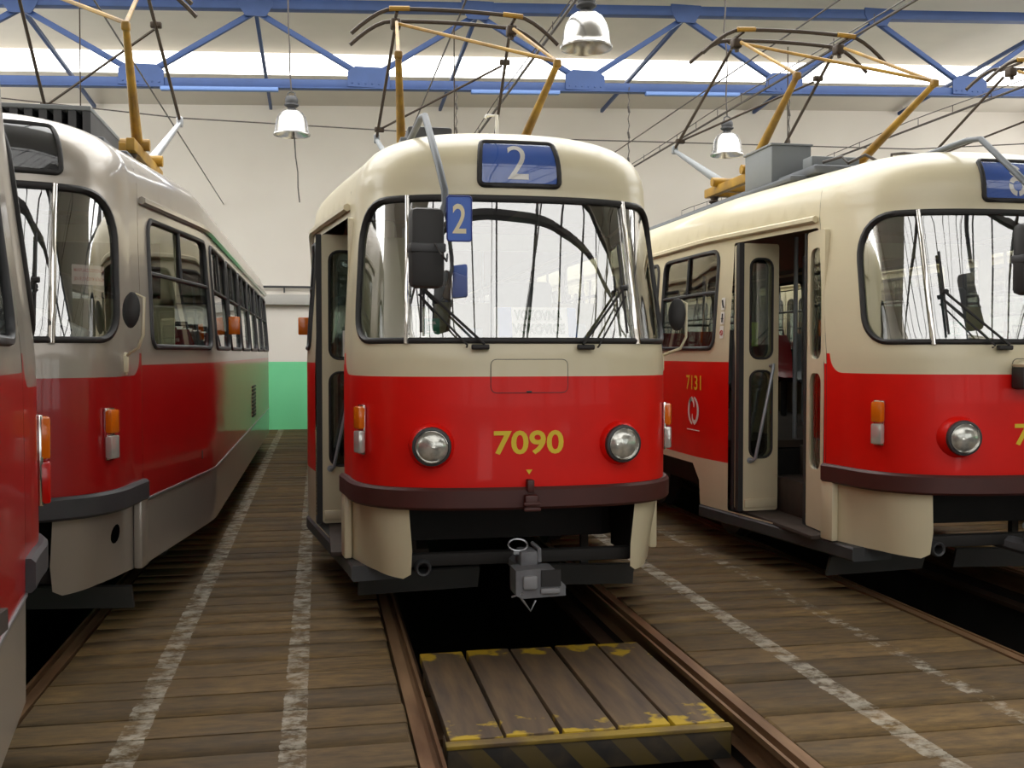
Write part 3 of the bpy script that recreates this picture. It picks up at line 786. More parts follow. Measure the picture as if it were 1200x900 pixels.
# ------------------------------------------------------------------ hall materials
def plank_material():
    m = bpy.data.materials.new('worn_plank'); m.use_nodes = True; nt = m.node_tree; p = nt.nodes['Principled BSDF']
    nd = nt.nodes.new; lk = nt.links.new
    geo = nd('ShaderNodeNewGeometry'); oi = nd('ShaderNodeObjectInfo')
    mp = nd('ShaderNodeMapping'); mp.inputs['Scale'].default_value = (2.4, 8, 1); lk(geo.outputs['Position'], mp.inputs[0])
    n1 = nd('ShaderNodeTexNoise'); n1.inputs['Scale'].default_value = 2.6; n1.inputs['Detail'].default_value = 9; n1.inputs['Roughness'].default_value = .65; lk(mp.outputs[0], n1.inputs[0])
    n2 = nd('ShaderNodeTexNoise'); n2.inputs['Scale'].default_value = 1.6; n2.inputs['Detail'].default_value = 4; lk(geo.outputs['Position'], n2.inputs[0])
    r1 = nd('ShaderNodeValToRGB'); r1.color_ramp.elements[0].position = .3; r1.color_ramp.elements[1].position = .75
    r1.color_ramp.elements[0].color = srgb(76,60,39); r1.color_ramp.elements[1].color = srgb(130,104,62); lk(n1.outputs[0], r1.inputs[0])
    hs = nd('ShaderNodeHueSaturation'); mr = nd('ShaderNodeMapRange'); mr.inputs['To Min'].default_value = .66; mr.inputs['To Max'].default_value = 1.12
    lk(oi.outputs['Random'], mr.inputs[0]); lk(mr.outputs[0], hs.inputs['Value']); lk(r1.outputs[0], hs.inputs['Color'])
    mx = nd('ShaderNodeMix'); mx.data_type = 'RGBA'; r2 = nd('ShaderNodeValToRGB'); r2.color_ramp.elements[0].position = .42; r2.color_ramp.elements[1].position = .68
    lk(n2.outputs[0], r2.inputs[0]); lk(r2.outputs[0], mx.inputs[0]); lk(hs.outputs[0], mx.inputs[6]); mx.inputs[7].default_value = srgb(62,56,50)
    mt = nd('ShaderNodeMath'); mt.operation = 'MULTIPLY'; mt.inputs[1].default_value = .42; lk(r2.outputs[0], mt.inputs[0]); lk(mt.outputs[0], mx.inputs[0])
    # worn white guide lines painted across the planks
    sx = nd('ShaderNodeSeparateXYZ'); lk(geo.outputs['Position'], sx.inputs[0])
    n3 = nd('ShaderNodeTexNoise'); n3.inputs['Scale'].default_value = 9; n3.inputs['Detail'].default_value = 8; n3.inputs['Roughness'].default_value = .7
    mp3 = nd('ShaderNodeMapping'); mp3.inputs['Scale'].default_value = (1,1.2,1); lk(geo.outputs['Position'], mp3.inputs[0]); lk(mp3.outputs[0], n3.inputs[0])
    jit = nd('ShaderNodeMath'); jit.operation = 'MULTIPLY_ADD'; jit.inputs[1].default_value = .05; lk(n3.outputs[0], jit.inputs[0]); lk(sx.outputs[0], jit.inputs[2])
    tot = None
    for (c, hw, thr) in ((-.78,.058,.43), (-.11,.054,.44), (2.45,.058,.41), (3.08,.05,.49)):
        d = nd('ShaderNodeMath'); d.operation = 'SUBTRACT'; d.inputs[1].default_value = c+.025; lk(jit.outputs[0], d.inputs[0])
        a = nd('ShaderNodeMath'); a.operation = 'ABSOLUTE'; lk(d.outputs[0], a.inputs[0])
        l = nd('ShaderNodeMath'); l.operation = 'LESS_THAN'; l.inputs[1].default_value = hw; lk(a.outputs[0], l.inputs[0])
        t = nd('ShaderNodeMapRange'); t.inputs['From Min'].default_value = thr; t.inputs['From Max'].default_value = thr+.16; lk(n3.outputs[0], t.inputs[0])
        q = nd('ShaderNodeMath'); q.operation = 'MULTIPLY'; lk(l.outputs[0], q.inputs[0]); lk(t.outputs[0], q.inputs[1])
        if tot is None: tot = q
        else:
            s = nd('ShaderNodeMath'); s.operation = 'ADD'; lk(tot.outputs[0], s.inputs[0]); lk(q.outputs[0], s.inputs[1]); tot = s
    m2 = nd('ShaderNodeMath'); m2.operation = 'MULTIPLY'; m2.inputs[1].default_value = .45; lk(tot.outputs[0], m2.inputs[0])
    mx2 = nd('ShaderNodeMix'); mx2.data_type = 'RGBA'; lk(m2.outputs[0], mx2.inputs[0]); lk(mx.outputs[2], mx2.inputs[6]); mx2.inputs[7].default_value = srgb(205,200,185)
    lk(mx2.outputs[2], p.inputs['Base Color']); p.inputs['Roughness'].default_value = .72; p.inputs['Specular IOR Level'].default_value = .3
    b = nd('ShaderNodeBump'); b.inputs['Strength'].default_value = .25; b.inputs['Distance'].default_value = .006; lk(n1.outputs[0], b.inputs['Height']); lk(b.outputs[0], p.inputs['Normal'])
    return m
PLANK = plank_material()
def wall_material():
    m = bpy.data.materials.new('plaster_with_dado'); m.use_nodes = True; nt = m.node_tree; p = nt.nodes['Principled BSDF']
    nd = nt.nodes.new; lk = nt.links.new
    geo = nd('ShaderNodeNewGeometry'); sx = nd('ShaderNodeSeparateXYZ'); lk(geo.outputs['Position'], sx.inputs[0])
    n = nd('ShaderNodeTexNoise'); n.inputs['Scale'].default_value = .8; n.inputs['Detail'].default_value = 6; lk(geo.outputs['Position'], n.inputs[0])
    rw = nd('ShaderNodeValToRGB'); rw.color_ramp.elements[0].color = srgb(226,218,208); rw.color_ramp.elements[1].color = srgb(240,234,225); lk(n.outputs[0], rw.inputs[0])
    rg = nd('ShaderNodeValToRGB'); rg.color_ramp.elements[0].color = srgb(112,214,150); rg.color_ramp.elements[1].color = srgb(130,230,168); lk(n.outputs[0], rg.inputs[0])
    lt = nd('ShaderNodeMath'); lt.operation = 'LESS_THAN'; lt.inputs[1].default_value = 1.44; lk(sx.outputs[2], lt.inputs[0])
    mx = nd('ShaderNodeMix'); mx.data_type = 'RGBA'; lk(lt.outputs[0], mx.inputs[0]); lk(rw.outputs[0], mx.inputs[6]); lk(rg.outputs[0], mx.inputs[7])
    lk(mx.outputs[2], p.inputs['Base Color']); p.inputs['Roughness'].default_value = .8
    return m
WALL = wall_material()
CEIL = mat('ceiling_plaster', srgb(206,199,188), .9, var=.06, scale=1.2)
CONC = mat('pit_concrete', srgb(48,44,40), .9, var=.3, scale=3)
BEDM = mat('floor_bed', srgb(40,35,30), .9)
RUST = mat('rail_rust', srgb(142,112,82), .42, metal=.45, var=.4, scale=9, col2=srgb(98,70,46), stretch=(1,.15,1))
TBLUE = mat('truss_blue', srgb(44,70,120), .55, var=.12, scale=4)
MULL = mat('window_bar_dark', srgb(52,50,50), .6)
WIREM = mat('wire_dark', srgb(58,50,44), .5)
PIPEM = mat('wall_pipe_grey', srgb(185,182,176), .6)

# ------------------------------------------------------------------ hall shell
XL, XR, YB, YF = -8.0, 17.5, 22.3, -12.0
PITCHX = 3.245; TR = {k: 1.16+PITCHX*i for k, i in (('B',-1), ('C',0), ('R',1), ('D',2))}
zt = lambda x: .035*(x-4.2)
PY0, PY1 = -11.5, 20.7
fb = MB()
segs = [(XL, TR['B']-.775)]+[(TR[a]+.775, TR[b]-.775) for a, b in (('B','C'),('C','R'),('R','D'))]+[(TR['D']+.775, XR)]
for i, (a, b) in enumerate(segs):
    top = -.078 if i in (1,2,3) else -.002
    fb.quadbox(((a+b)/2, (YF+YB)/2, top-.7), (b-a, YB-YF, 1.4))
for k in TR: fb.quadbox((TR[k], (PY1+YB)/2, -.702), (1.55, YB-PY1, 1.4))
floor = struct('floor', fb.mesh('floor', [BEDM], None))
pit = MB()
for k in TR:
    pit.quadbox((TR[k], (YF+PY1)/2, -1.45), (1.55, PY1-YF, .1))
    for s in (-1,1): pit.quadbox((TR[k]+s*.735, (YF+PY1)/2, -.78), (.08, PY1-YF, 1.25))
ob('pit_lining', pit.mesh('pit_lining', [CONC], None), floor)
pb = MB()
for k in ('B','C','R'):
    for s in (-1,1): pb.quadbox((TR[k]+s*.665, (YF+PY1)/2, -.24), (.15, PY1-YF, .03)).quadbox((TR[k]+s*.735, (YF+PY1)/2, -.2), (.02, PY1-YF, .10))
ob('pit_beam', pb.mesh('pit_beam', [mat('beam_rust', srgb(88,64,46), .7, var=.3, scale=5)], None), floor)
# planks, each its own piece
def plank_mesh(w):
    me = MB().cham((0,0,0), (w, 1, .07), .006); return me
pm = []
for k in range(3):
    mb = MB(); mb.cham((0,0,0), (1.0, 1.0, .07), .006)
    rr = random.Random(k)
    for v in mb.v: v.z += rr.uniform(-.002,.002) if v.z > 0 else 0
    pm.append(mb.mesh('plank', [PLANK], 30))
for gi, (a, b) in enumerate(segs[1:4]):
    y = .6 if gi < 2 else 2.5
    rr = random.Random(40+gi)
    while y < YB-.05:
        w = rr.uniform(.215,.30); w = min(w, YB-y)
        e0, e1 = rr.uniform(0,.012), rr.uniform(0,.012)
        o = ob('plank', pm[rr.randrange(3)], floor, ((a+b)/2+(e0-e1)/2, y+w/2, -.038+rr.uniform(-.003,.002)), rr.uniform(-.004,.004))
        o.scale = (b-a-e0-e1-.012, w-rr.uniform(.004,.010), 1); y += w
# back wall, soffit, ceiling, skylights
def quad(mb, pts, mi=0):
    b = len(mb.v); mb.v += [Vector(p) for p in pts]; mb.f.append(list(range(b, b+len(pts)))); mb.m.append(mi)
def thick(mb, pts, d, mi=0):
    n = (Vector(pts[1])-Vector(pts[0])).cross(Vector(pts[2])-Vector(pts[0])).normalized()*d
    b = len(mb.v); mb.v += [Vector(p) for p in pts]+[Vector(p)+n for p in pts]
    mb.f += [[b,b+1,b+2,b+3], [b+7,b+6,b+5,b+4]]+[[b+i, b+(i+1)%4+0, b+4+(i+1)%4, b+4+i][::-1] for i in range(4)]; mb.m += [mi]*6
m = MB(); thick(m, [(XL,YB,-.1),(XL,YB,7.3+zt(XL)),(XR,YB,7.3+zt(XR)),(XR,YB,-.1)], .3); struct('wall_back', m.mesh('wall_back', [WALL], None))
YS = 21.0
m = MB(); thick(m, [(XL,YB,7.02+zt(XL)),(XR,YB,7.02+zt(XR)),(XR,YS,7.2+zt(XR)),(XL,YS,7.2+zt(XL))], -.12); struct('trim_1', m.mesh('trim_1', [CEIL], None))
m = MB(); YG = .3
YH0, YH1 = 7.0, 16.0
for ya, yb in ((YS, YH1), (YH0, YG)):
    thick(m, [(XL,ya,7.74+zt(XL)),(XR,ya,7.74+zt(XR)),(XR,yb,7.74+zt(XR)),(XL,yb,7.74+zt(XL))], -.2)
struct('ceiling', m.mesh('ceiling', [CEIL], None))
for nm, x in (('wall_left', XL), ('wall_right', XR)):
    xo = x+(-.15 if x < 0 else .15); m = MB(); zb, zh = 3.9, 6.9
    m.quadbox((xo, (YF+YB)/2, zb/2-.1), (.3, YB-YF+.6, zb+.2)); m.quadbox((xo, (YF+YB)/2, (zh+8.4)/2), (.3, YB-YF+.6, 8.4-zh))
    m.quadbox((xo, (YF+6.5)/2, (zb+zh)/2), (.3, 6.5-YF+.3, zh-zb)); m.quadbox((xo, YB-.1, (zb+zh)/2), (.3, .8, zh-zb))
    struct(nm, m.mesh(nm, [WALL], None))
    ws = empty('window_%d' % (4 if x < 0 else 5), (xo, 14, 0)); ws['kind'] = 'structure'  # side windows added out of view to light back wall and ceiling
    for k in range(10):
        y = -7.5+15.3*k/9
        ob('mullion', cached('smull', lambda: MB().quadbox((0,0,(zb+zh)/2), (.12,.10,zh-zb)).mesh('mullion', [MULL], None)), ws, (0, y, 0))
        if k < 9: ob('pane', cached('spane', lambda: MB().quadbox((0,.85,(zb+zh)/2), (.008,1.7,zh-zb)).mesh('pane', [SKYGL], None)), ws, (0, y, 0))
    portal('portal_side', (xo+(.3 if x < 0 else -.3), 14.1, (zb+zh)/2), (0, PI/2*(-1 if x < 0 else 1), 0), zh-zb, 15.3)
# strip skylight above the back wall
wn = empty('window_1', (0, YS, 0)); wn['kind'] = 'structure'
n = 14
for k in range(n):
    a = XL+(XR-XL)*k/n; b = XL+(XR-XL)*(k+1)/n
    q = MB(); quad(q, [(a,0,7.2+zt(a)),(b,0,7.2+zt(b)),(b,0,7.72+zt(b)),(a,0,7.72+zt(a))]); ob('pane', q.mesh('pane', [SKYGL], None), wn)
# flat roof glazing above the trams, added out of view to brighten the back
wh_ = empty('window_3', (0, YH0, 0)); wh_['kind'] = 'structure'
n = 16; barm = MB().quadbox((0,(YH1-YH0)/2,0), (.09,YH1-YH0,.14)).mesh('glazing_bar', [MULL], None)
for k in range(n+1):
    x = XL+(XR-XL)*k/n; ob('glazing_bar', barm, wh_, (x, 0, 7.8+zt(x)))
    if k < n:
        x1 = XL+(XR-XL)*(k+1)/n; q = MB(); quad(q, [(x,0,7.88+zt(x)),(x1,0,7.88+zt(x1)),(x1,YH1-YH0,7.88+zt(x1)),(x,YH1-YH0,7.88+zt(x))]); ob('pane', q.mesh('pane', [SKYGL], None), wh_)
portal('portal_added_roof', ((XL+XR)/2, (YH0+YH1)/2, 7.4), (0,0,0), XR-XL, YH1-YH0)
# sloped roof glazing over the entrance end of the hall
ZG0, ZG1 = 7.75, 6.1
wg = empty('window_2', (0, YG, 0)); wg['kind'] = 'structure'
n = 18; dY = YF-YG
bar = MB().tube([(0,0,0),(0,dY,ZG1-ZG0)], .055, 4).mesh('glazing_bar', [MULL], None)
for k in range(n+1):
    x = XL+(XR-XL)*k/n; ob('glazing_bar', bar, wg, (x, 0, ZG0))
    if k < n:
        x1 = XL+(XR-XL)*(k+1)/n; q = MB()
        fr = 1.0 if x < 6.0 else .36
        ye, ze = dY*fr, ZG0+(ZG1-ZG0)*fr+.06
        if fr < 1: thick(q, [(x,ye,ze-.04),(x1,ye,ze-.04),(x1,dY,ZG1+.02),(x,dY,ZG1+.02)], -.1); ob('added_roof_sheet', q.mesh('added_roof_sheet', [CEIL], None), wg); q = MB()  # unseen solid sheet, added to darken the right tram's windscreen reflection
        quad(q, [(x,0,ZG0+.06),(x1,0,ZG0+.06),(x1,ye,ze),(x,ye,ze)]); ob('pane', q.mesh('pane', [ROOFGL], None), wg)
for t_ in (.0,.08,1.0):
    ob('purlin', MB().cham(((XL+XR)/2, dY*t_, ZG0+(ZG1-ZG0)*t_-.05), (XR-XL,.12,.12), .01).mesh('purlin', [MULL], None), wg)
m = MB(); quad(m, [(XL,YG,7.0),(XR,YG,7.0),(XR,YG,8.6),(XL,YG,8.6)][::-1])
m = MB(); thick(m, [(XL,YG+.02,ZG0-.0),(XR,YG+.02,ZG0-.0),(XR,YG+.02,8.5),(XL,YG+.02,8.5)], .1); struct('trim_2', m.mesh('trim_2', [CEIL], None))
# entrance wall with glazed gates
m = MB()
m.quadbox(((XL+XR)/2, YF, 5.6), (XR-XL,.25,1.0))
m.quadbox(((XL+XR)/2, YF, .5), (XR-XL,.25,1.2))
for x in (XL+.4,-3.7,-.46,2.78,6.03,9.3,12.6,XR-.4): m.quadbox((x, YF, 3.1), (.55,.25,4.6))
struct('wall_front', m.mesh('wall_front', [CEIL], None))
gx = (XL+.4,-3.7,-.46,2.78,6.03,9.3,12.6,XR-.4)
for k in range(len(gx)-1):
    d = empty('door_%d' % (k+1), ((gx[k]+gx[k+1])/2, YF, 0)); d['kind'] = 'structure'
    w = gx[k+1]-gx[k]-.55; fr = MB()
    for i in range(5): fr.quadbox((-w/2+w*i/4, 0, 3.1), (.07,.08,4.0))
    for z in (1.1, 2.4, 3.75, 5.08): fr.quadbox((0,0,z), (w,.08,.07))
    ob('gate_frame', fr.mesh('gate_frame', [MULL], None), d)
    q = MB(); quad(q, [(-w/2,.0,1.1),(w/2,.0,1.1),(w/2,.0,5.1),(-w/2,.0,5.1)]); ob('pane', q.mesh('pane', [GATEGL], None), d)
portal('portal_strip', ((XL+XR)/2, YS-.05, 7.46+zt((XL+XR)/2)), (-PI/2, math.atan(-.035)*0, 0), XR-XL, 1.3)
portal('portal_roof', ((XL+XR)/2, (YG+YF)/2, (ZG0+ZG1)/2-.2), (math.atan((ZG0-ZG1)/(YG-YF)), 0, 0), XR-XL, 13.6)
portal('portal_gates', ((XL+XR)/2, YF+.2, 3.1), (PI/2, 0, 0), XR-XL, 4.0)

# ------------------------------------------------------------------ trams
CP = (CREAM, RED); SP = (SILVER, DRED)
tC = make_tram('tram', TR['C'], 5.62, CP, 'red and cream tram numbered 7090 in the middle, showing route 2', '7090', '2')
tR = make_tram('tram', TR['R'], 5.60, CP, 'red and cream tram numbered 7131 with open front door, on the right', '7131', '8', stencil=True, mdx=.30)
tB = make_tram('tram', TR['B']+.05, 5.55, SP, 'silver and red tram with wide dark destination display, left of tram 7090', None, None, True, BUMPG, pk_=1.12)
tA = make_tram('tram', TR['B']+.03, 4.85-L, SP, 'tail end of a silver and red tram cut off by the left picture edge', None, None, True, BUMPG)
tD = make_tram('tram', TR['D'], 6.0, CP, 'tram behind number 7131, only its pantograph showing at the right edge', None, '1')

# extras shared by the trams: amber side markers and louvre
mk = MB().cham((0,0,0), (.10,.025,.16), .008).mesh('side_marker', [AMBER], 40)
for t in (tC, tR, tB, tA, tD):
    for s in (-1,1): ob('side_marker', mk, t, (s*1.29, 4.02, 1.87))
    lv = MB()
    for k in range(9): lv.cham((1.254, 7.4, .86+.044*k), (.02,.62,.022), .004)
    ob('vent_grille', cached('louvre', lambda: lv.mesh('vent_grille', [RUBBER], 40)), t)

# tram 7090: destination board, line plate, antenna, notices
def glassfn(u0, v0, d): return lambda a, b: S(u0+a, v0+b)-N(u0+a, v0+b)*d
BU, BV = .06, 1.80
bd = ob('destination_board', MB().prism(dens(rrect(-.245,.245,-.088,.088,.012,2), .05), 0, 0, lambda x, y, q: glassfn(BU, BV, .020+.004*q)(x, y)).mesh('destination_board', [WHITE], None), tC)
for sx_, sw_ in ((-.185,.040), (.215,.026)):
    ob('blue_stripe', MB().prism([(-sw_,-.085),(sw_,-.085),(sw_,.085),(-sw_,.085)], 0, 0, lambda x, y, q: glassfn(BU+sx_, BV, .016+.002*q)(x, y)).mesh('blue_stripe', [mat('stripe_blue', srgb(90,125,205), .6)], None), bd)
for (tx, w, dz) in (('VOZOVNA', .285, .042), ('VOKOVICE', .31, -.036)):
    ob('board_lettering', text_map('board_lettering', tx, w, .060, GREENTX, lambda a, b: glassfn(BU+.012, BV+dz, .015)(a, b), .045), bd)
lp = ob('line_plate', MB().prism(rrect(-.067,.067,-.12,.12,.015,3), 0, 0, lambda x, y, q: (-.43+x, -.275+.01*q, 2.325+y)).mesh('line_plate', [BLUE], 40), tC)
ob('plate_number', text_map('plate_number', '2', .072, .155, mat('plate_cream', srgb(225,215,180), .5), lambda a, b: (-.43+a, -.277, 2.325+b), .012), lp)
ob('plate_border', MB().tube([(-.43+x, -.276, 2.325+y) for x, y in rrect(-.064,.064,-.117,.117,.014,3)], .004, 5, True).mesh('plate_border', [mat('plate_edge', srgb(20,45,130), .5)], None), lp)
an = ob('antenna', MB().tube([(.0,1.05,2.97),(.0,1.05,3.18),(-.07,1.05,3.175),(-.075,1.05,3.16)], .012, 8).mesh('antenna', [WHITE], 50), tC)
ob('antenna_base', MB().cham((0,1.05,3.02), (.14,.10,.035), .008).tube([(-.05,1.05,3.02),(-.05,1.05,3.06)], .012, 6).tube([(.05,1.05,3.02),(.05,1.05,3.06)], .012, 6).mesh('antenna_base', [PANDARK], 40), an)
nt_ = ob('notice', MB().quadbox((-.93,1.93,1.69), (.11,.004,.19)).mesh('notice', [WHITE], None), tC)
ob('notice_mark', text_map('notice_mark', '!', .03, .085, REDTX, lambda a, b: (-.94+a, 1.927, 1.71+b), .03), nt_)
ob('roof_box', MB().cham((-.42,1.35,3.05), (.30,.25,.16), .02).mesh('roof_box', [STEELD], 40), tC)
ob('cab_fan', MB().lathe([(0,.03),(.06,.03),(.075,.0),(.07,-.03),(0,-.04)], (-.50,.36,1.98), Matrix.Rotation(PI/2, 3, 'X'), 16).tube([(-.5,.38,1.98),(-.5,.42,1.72)], .012, 6).mesh('cab_fan', [RUBBER], 50), tC)
ob('cab_mirror', MB().cham((-.36,.33,2.00), (.14,.03,.17), .02, Matrix.Rotation(.35, 3, 'Y')).tube([(-.38,.34,1.95),(-.42,.42,1.70)], .010, 6).mesh('cab_mirror', [BROWN], 40), tC)

# tram 7131: side number, emblem, pictograms, roof boxes, leaflet
def sidefn(y0, z0, off=.004): return lambda a, b: S(-u_of_y(y0-a), z0+b)+N(-u_of_y(y0-a), z0+b)*off
ob('side_number', text_map('side_number', '7131', .33, .125, LETY, sidefn(2.72,1.37), .012), tR)
em = MB()
def arcs(cx, cy, r0, r1, a0, a1, n=12):
    b = len(em.v)
    for k in range(n+1):
        a = math.radians(a0+(a1-a0)*k/n); w = math.sin(PI*k/n)
        for r in (r0+(r1-r0)*.5*(1-w), r1): em.v.append(Vector((cx+r*math.cos(a), cy+r*math.sin(a), 0)))
    for k in range(n): em.f.append([b+2*k, b+2*k+1, b+2*k+3, b+2*k+2]); em.m.append(0)
arcs(0,0,.085,.125,100,260); arcs(0,0,.085,.125,-80,80); arcs(-.03,.055,.025,.06,-30,190); arcs(.03,-.055,.025,.06,150,370)
f_ = sidefn(2.72,1.13); em.v = [f_(v.x, v.y) for v in em.v]
ob('emblem', em.mesh('emblem', [WHITE], None), tR)
ob('emblem_caption', MB().prism([(-.14,-.004),(.14,-.004),(.14,.004),(-.14,.004)], 0, 0, lambda x, y, q: sidefn(2.72,.965)(x, y)+Vector((-.001*q,0,0))).mesh('emblem_caption', [WHITE], None), tR)
for k, mm in enumerate((WHITE, WHITE, WHITE)):
    f = sidefn(2.24, 2.02-.115*k)
    st = ob('pictogram', MB().prism(rrect(-.028,.028,-.05,.05,.008,2), 0, 0, lambda x, y, q: f(x, y)+Vector((-.001*q,0,0))).mesh('pictogram', [mm], None), tR)
    pk_ = MB()
    pts = [(.018*math.cos(2*PI*i/14), .018*math.sin(2*PI*i/14)-.005) for i in range(14)]
    if k == 2: pk_.tube([f(x, y)+Vector((-.002,0,0)) for x, y in pts], .004, 5, True).tube([f(-.013,.008)+Vector((-.002,0,0)), f(.013,-.018)+Vector((-.002,0,0))], .003, 5)
    elif k == 1: pk_.tube([f(0,.035)+Vector((-.002,0,0)), f(0,-.035)+Vector((-.002,0,0))], .007, 5).tube([f(-.015,-.005)+Vector((-.002,0,0)), f(.015,-.005)+Vector((-.002,0,0))], .005, 5)
    else: pk_.tube([f(-.012,.03)+Vector((-.002,0,0)), f(.0,-.01)+Vector((-.002,0,0)), f(.012,-.03)+Vector((-.002,0,0))], .009, 5)
    ob('pictogram_mark', pk_.mesh('pictogram_mark', [REDTX if k == 2 else RUBBER], None), st)
rb = ob('roof_box', MB().cham((-.50,2.72,3.20), (.36,.55,.32), .015).mesh('roof_box', [BOXG], 40), tR)
ob('box_lid', MB().cham((-.50,2.72,3.365), (.38,.57,.02), .006).mesh('box_lid', [BOXG], 40), rb)
ob('resistor_box', MB().cham((-.30,2.15,3.16), (.42,.16,.09), .012).cham((-.45,2.15,3.10), (.05,.14,.12), .01).cham((-.18,2.15,3.10), (.05,.14,.12), .01).mesh('resistor_box', [BOXG], 40), tR)
ob('roof_cable', MB().tube([(-.50,1.9,3.12),(-.42,1.75,3.14),(-.34,1.8,3.10),(-.28,1.65,3.14),(-.2,1.6,3.08)], .012, 6).tube([(-.12,1.55,3.04),(-.12,1.55,3.13),(-.05,1.5,3.13),(.2,1.3,3.07)], .012, 6).mesh('roof_cable', [WIREM], 50), tR)
ob('leaflet', MB().quadbox((-1.02,2.0,1.77), (.06,.004,.19)).mesh('leaflet', [mat('leaflet_green', srgb(165,190,40), .6)], None), tR)
ob('bracket_plate', MB().cham(S(-.16,1.47)+Vector((0,-.06,0)), (.14,.11,.13), .01).mesh('bracket_plate', [RUBBER], 40), tR)
ob('bracket_flap', MB().quadbox(S(-.16,1.565)+Vector((-.01,-.08,0)), (.13,.12,.015), Matrix.Rotation(-.3, 3, 'Y')).mesh('bracket_flap', [CREAM], None), tR)

# silver tram: roof resistor with mesh sides, warning notice, ticket console
gb = ob('resistor_box', MB().cham((0,2.15,3.235), (1.14,1.0,.03), .006).cham((0,2.15,3.05), (1.14,1.0,.03), .006).mesh('resistor_box', [BOXG], 40), tB)
for k in range(13):
    x = -.54+.09*k; ob('grille_slat', cached('gsl', lambda: MB().quadbox((0,0,3.14), (.05,.97,.18)).mesh('grille_slat', [STEELD], None)), gb, (x, 2.15, 0))
wn_ = ob('warning_notice', MB().prism(rrect(-.22,.22,-.055,.055,.01,2), 0, 0, lambda x, y, q: S(.95+x*.62, 2.06+y)-N(.95+x*.62, 2.06)*(.05+.002*q)).mesh('warning_notice', [mat('notice_pink', srgb(200,180,176), .6)], None), tB)
for k, tx in enumerate(('MANIPULACE S ODPOJOVAČEM', 'JEN SE STAŽENÝM SBĚRAČEM')):
    ob('notice_lettering', text_map('notice_lettering', tx, .40, .032, REDTX, lambda a, b: S(.95+a*.62, 2.06+.024-.048*k+b)-N(.95+a*.62, 2.06)*.046, .01), wn_)
cs = ob('ticket_console', MB().cham((.62,.50,1.75), (.30,.16,.13), .02, Matrix.Rotation(.45, 3, 'Y')).mesh('ticket_console', [WHITE], 40), tB)
ob('console_screen', MB().cham((.62,.41,1.755), (.17,.02,.07), .006, Matrix.Rotation(.45, 3, 'Y')).mesh('console_screen', [STEELD], 40), cs)

# ------------------------------------------------------------------ rails
def rail_mesh(s):
    prof = [(0,0),(.055,0),(.060,-.032),(.083,-.034),(.088,-.006),(.104,-.006),(.104,-.034),(.062,-.052),(.058,-.135),(.104,-.15),(0,-.15)]
    mb = MB(); b = [(-s*(.775-x), z) for x, z in prof]
    mb.prism(b, 0, 0, lambda x, z, q: (x, PY0+(PY1-PY0)*q, z)); return mb.mesh('rail', [RUST], 30)
rmesh = {s: rail_mesh(s) for s in (-1,1)}
for k, s, lb in (('B',-1,'grooved steel rail on the far side under the silver trams'), ('B',1,'rusty grooved rail nearest the left planks, beside the silver trams'), ('C',1,'rusty grooved rail left of the wooden pit cover'), ('C',-1,'rusty grooved rail right of the wooden pit cover'), ('R',1,'rusty rail at the right edge of the planks before tram 7131'), ('R',-1,'rail running below the far side of tram 7131')):
    if k == 'B': sg = 1 if s > 0 else -1
    o = None
    me = rmesh[1 if (k, s) in (('C',1),('R',1),('B',-1)) else -1]
    o = ob('rail', me, None, (TR[k], 0, 0)); tag(o, lb, 'rail', 'tram rails')
# ------------------------------------------------------------------ pit cover
def cover_material(yellow):
    m = bpy.data.materials.new('pit_board'); m.use_nodes = True; nt = m.node_tree; p = nt.nodes['Principled BSDF']; nd = nt.nodes.new; lk = nt.links.new
    geo = nd('ShaderNodeNewGeometry'); sx = nd('ShaderNodeSeparateXYZ'); lk(geo.outputs['Position'], sx.inputs[0])
    mp = nd('ShaderNodeMapping'); mp.inputs['Scale'].default_value = (9,1,1); lk(geo.outputs['Position'], mp.inputs[0])
    n1 = nd('ShaderNodeTexNoise'); n1.inputs['Scale'].default_value = 2; n1.inputs['Detail'].default_value = 6; lk(mp.outputs[0], n1.inputs[0])
    r = nd('ShaderNodeValToRGB'); r.color_ramp.elements[0].position = .3; r.color_ramp.elements[1].position = .75; r.color_ramp.elements[0].color = srgb(64,51,40); r.color_ramp.elements[1].color = srgb(104,83,56); lk(n1.outputs[0], r.inputs[0])
    n2 = nd('ShaderNodeTexNoise'); n2.inputs['Scale'].default_value = 7; n2.inputs['Detail'].default_value = 5; lk(geo.outputs['Position'], n2.inputs[0])
    # old yellow paint kept at the two board ends
    d = nd('ShaderNodeMath'); d.operation = 'SUBTRACT'; d.inputs[1].default_value = 4.93; lk(sx.outputs[1], d.inputs[0])
    a = nd('ShaderNodeMath'); a.operation = 'ABSOLUTE'; lk(d.outputs[0], a.inputs[0])
    ma = nd('ShaderNodeMath'); ma.operation = 'MULTIPLY_ADD'; ma.inputs[1].default_value = 1.3; lk(n2.outputs[0], ma.inputs[0]); lk(a.outputs[0], ma.inputs[2])
    g = nd('ShaderNodeMapRange'); g.inputs['From Min'].default_value = 1.20; g.inputs['From Max'].default_value = 1.30; lk(ma.outputs[0], g.inputs[0])
    mx = nd('ShaderNodeMix'); mx.data_type = 'RGBA'; lk(g.outputs[0], mx.inputs[0]); lk(r.outputs[0], mx.inputs[6]); mx.inputs[7].default_value = srgb(176,146,22)
    lk(mx.outputs[2], p.inputs['Base Color']); p.inputs['Roughness'].default_value = .7
    b = nd('ShaderNodeBump'); b.inputs['Strength'].default_value = .3; b.inputs['Distance'].default_value = .006; lk(n1.outputs[0], b.inputs['Height']); lk(b.outputs[0], p.inputs['Normal'])
    return m
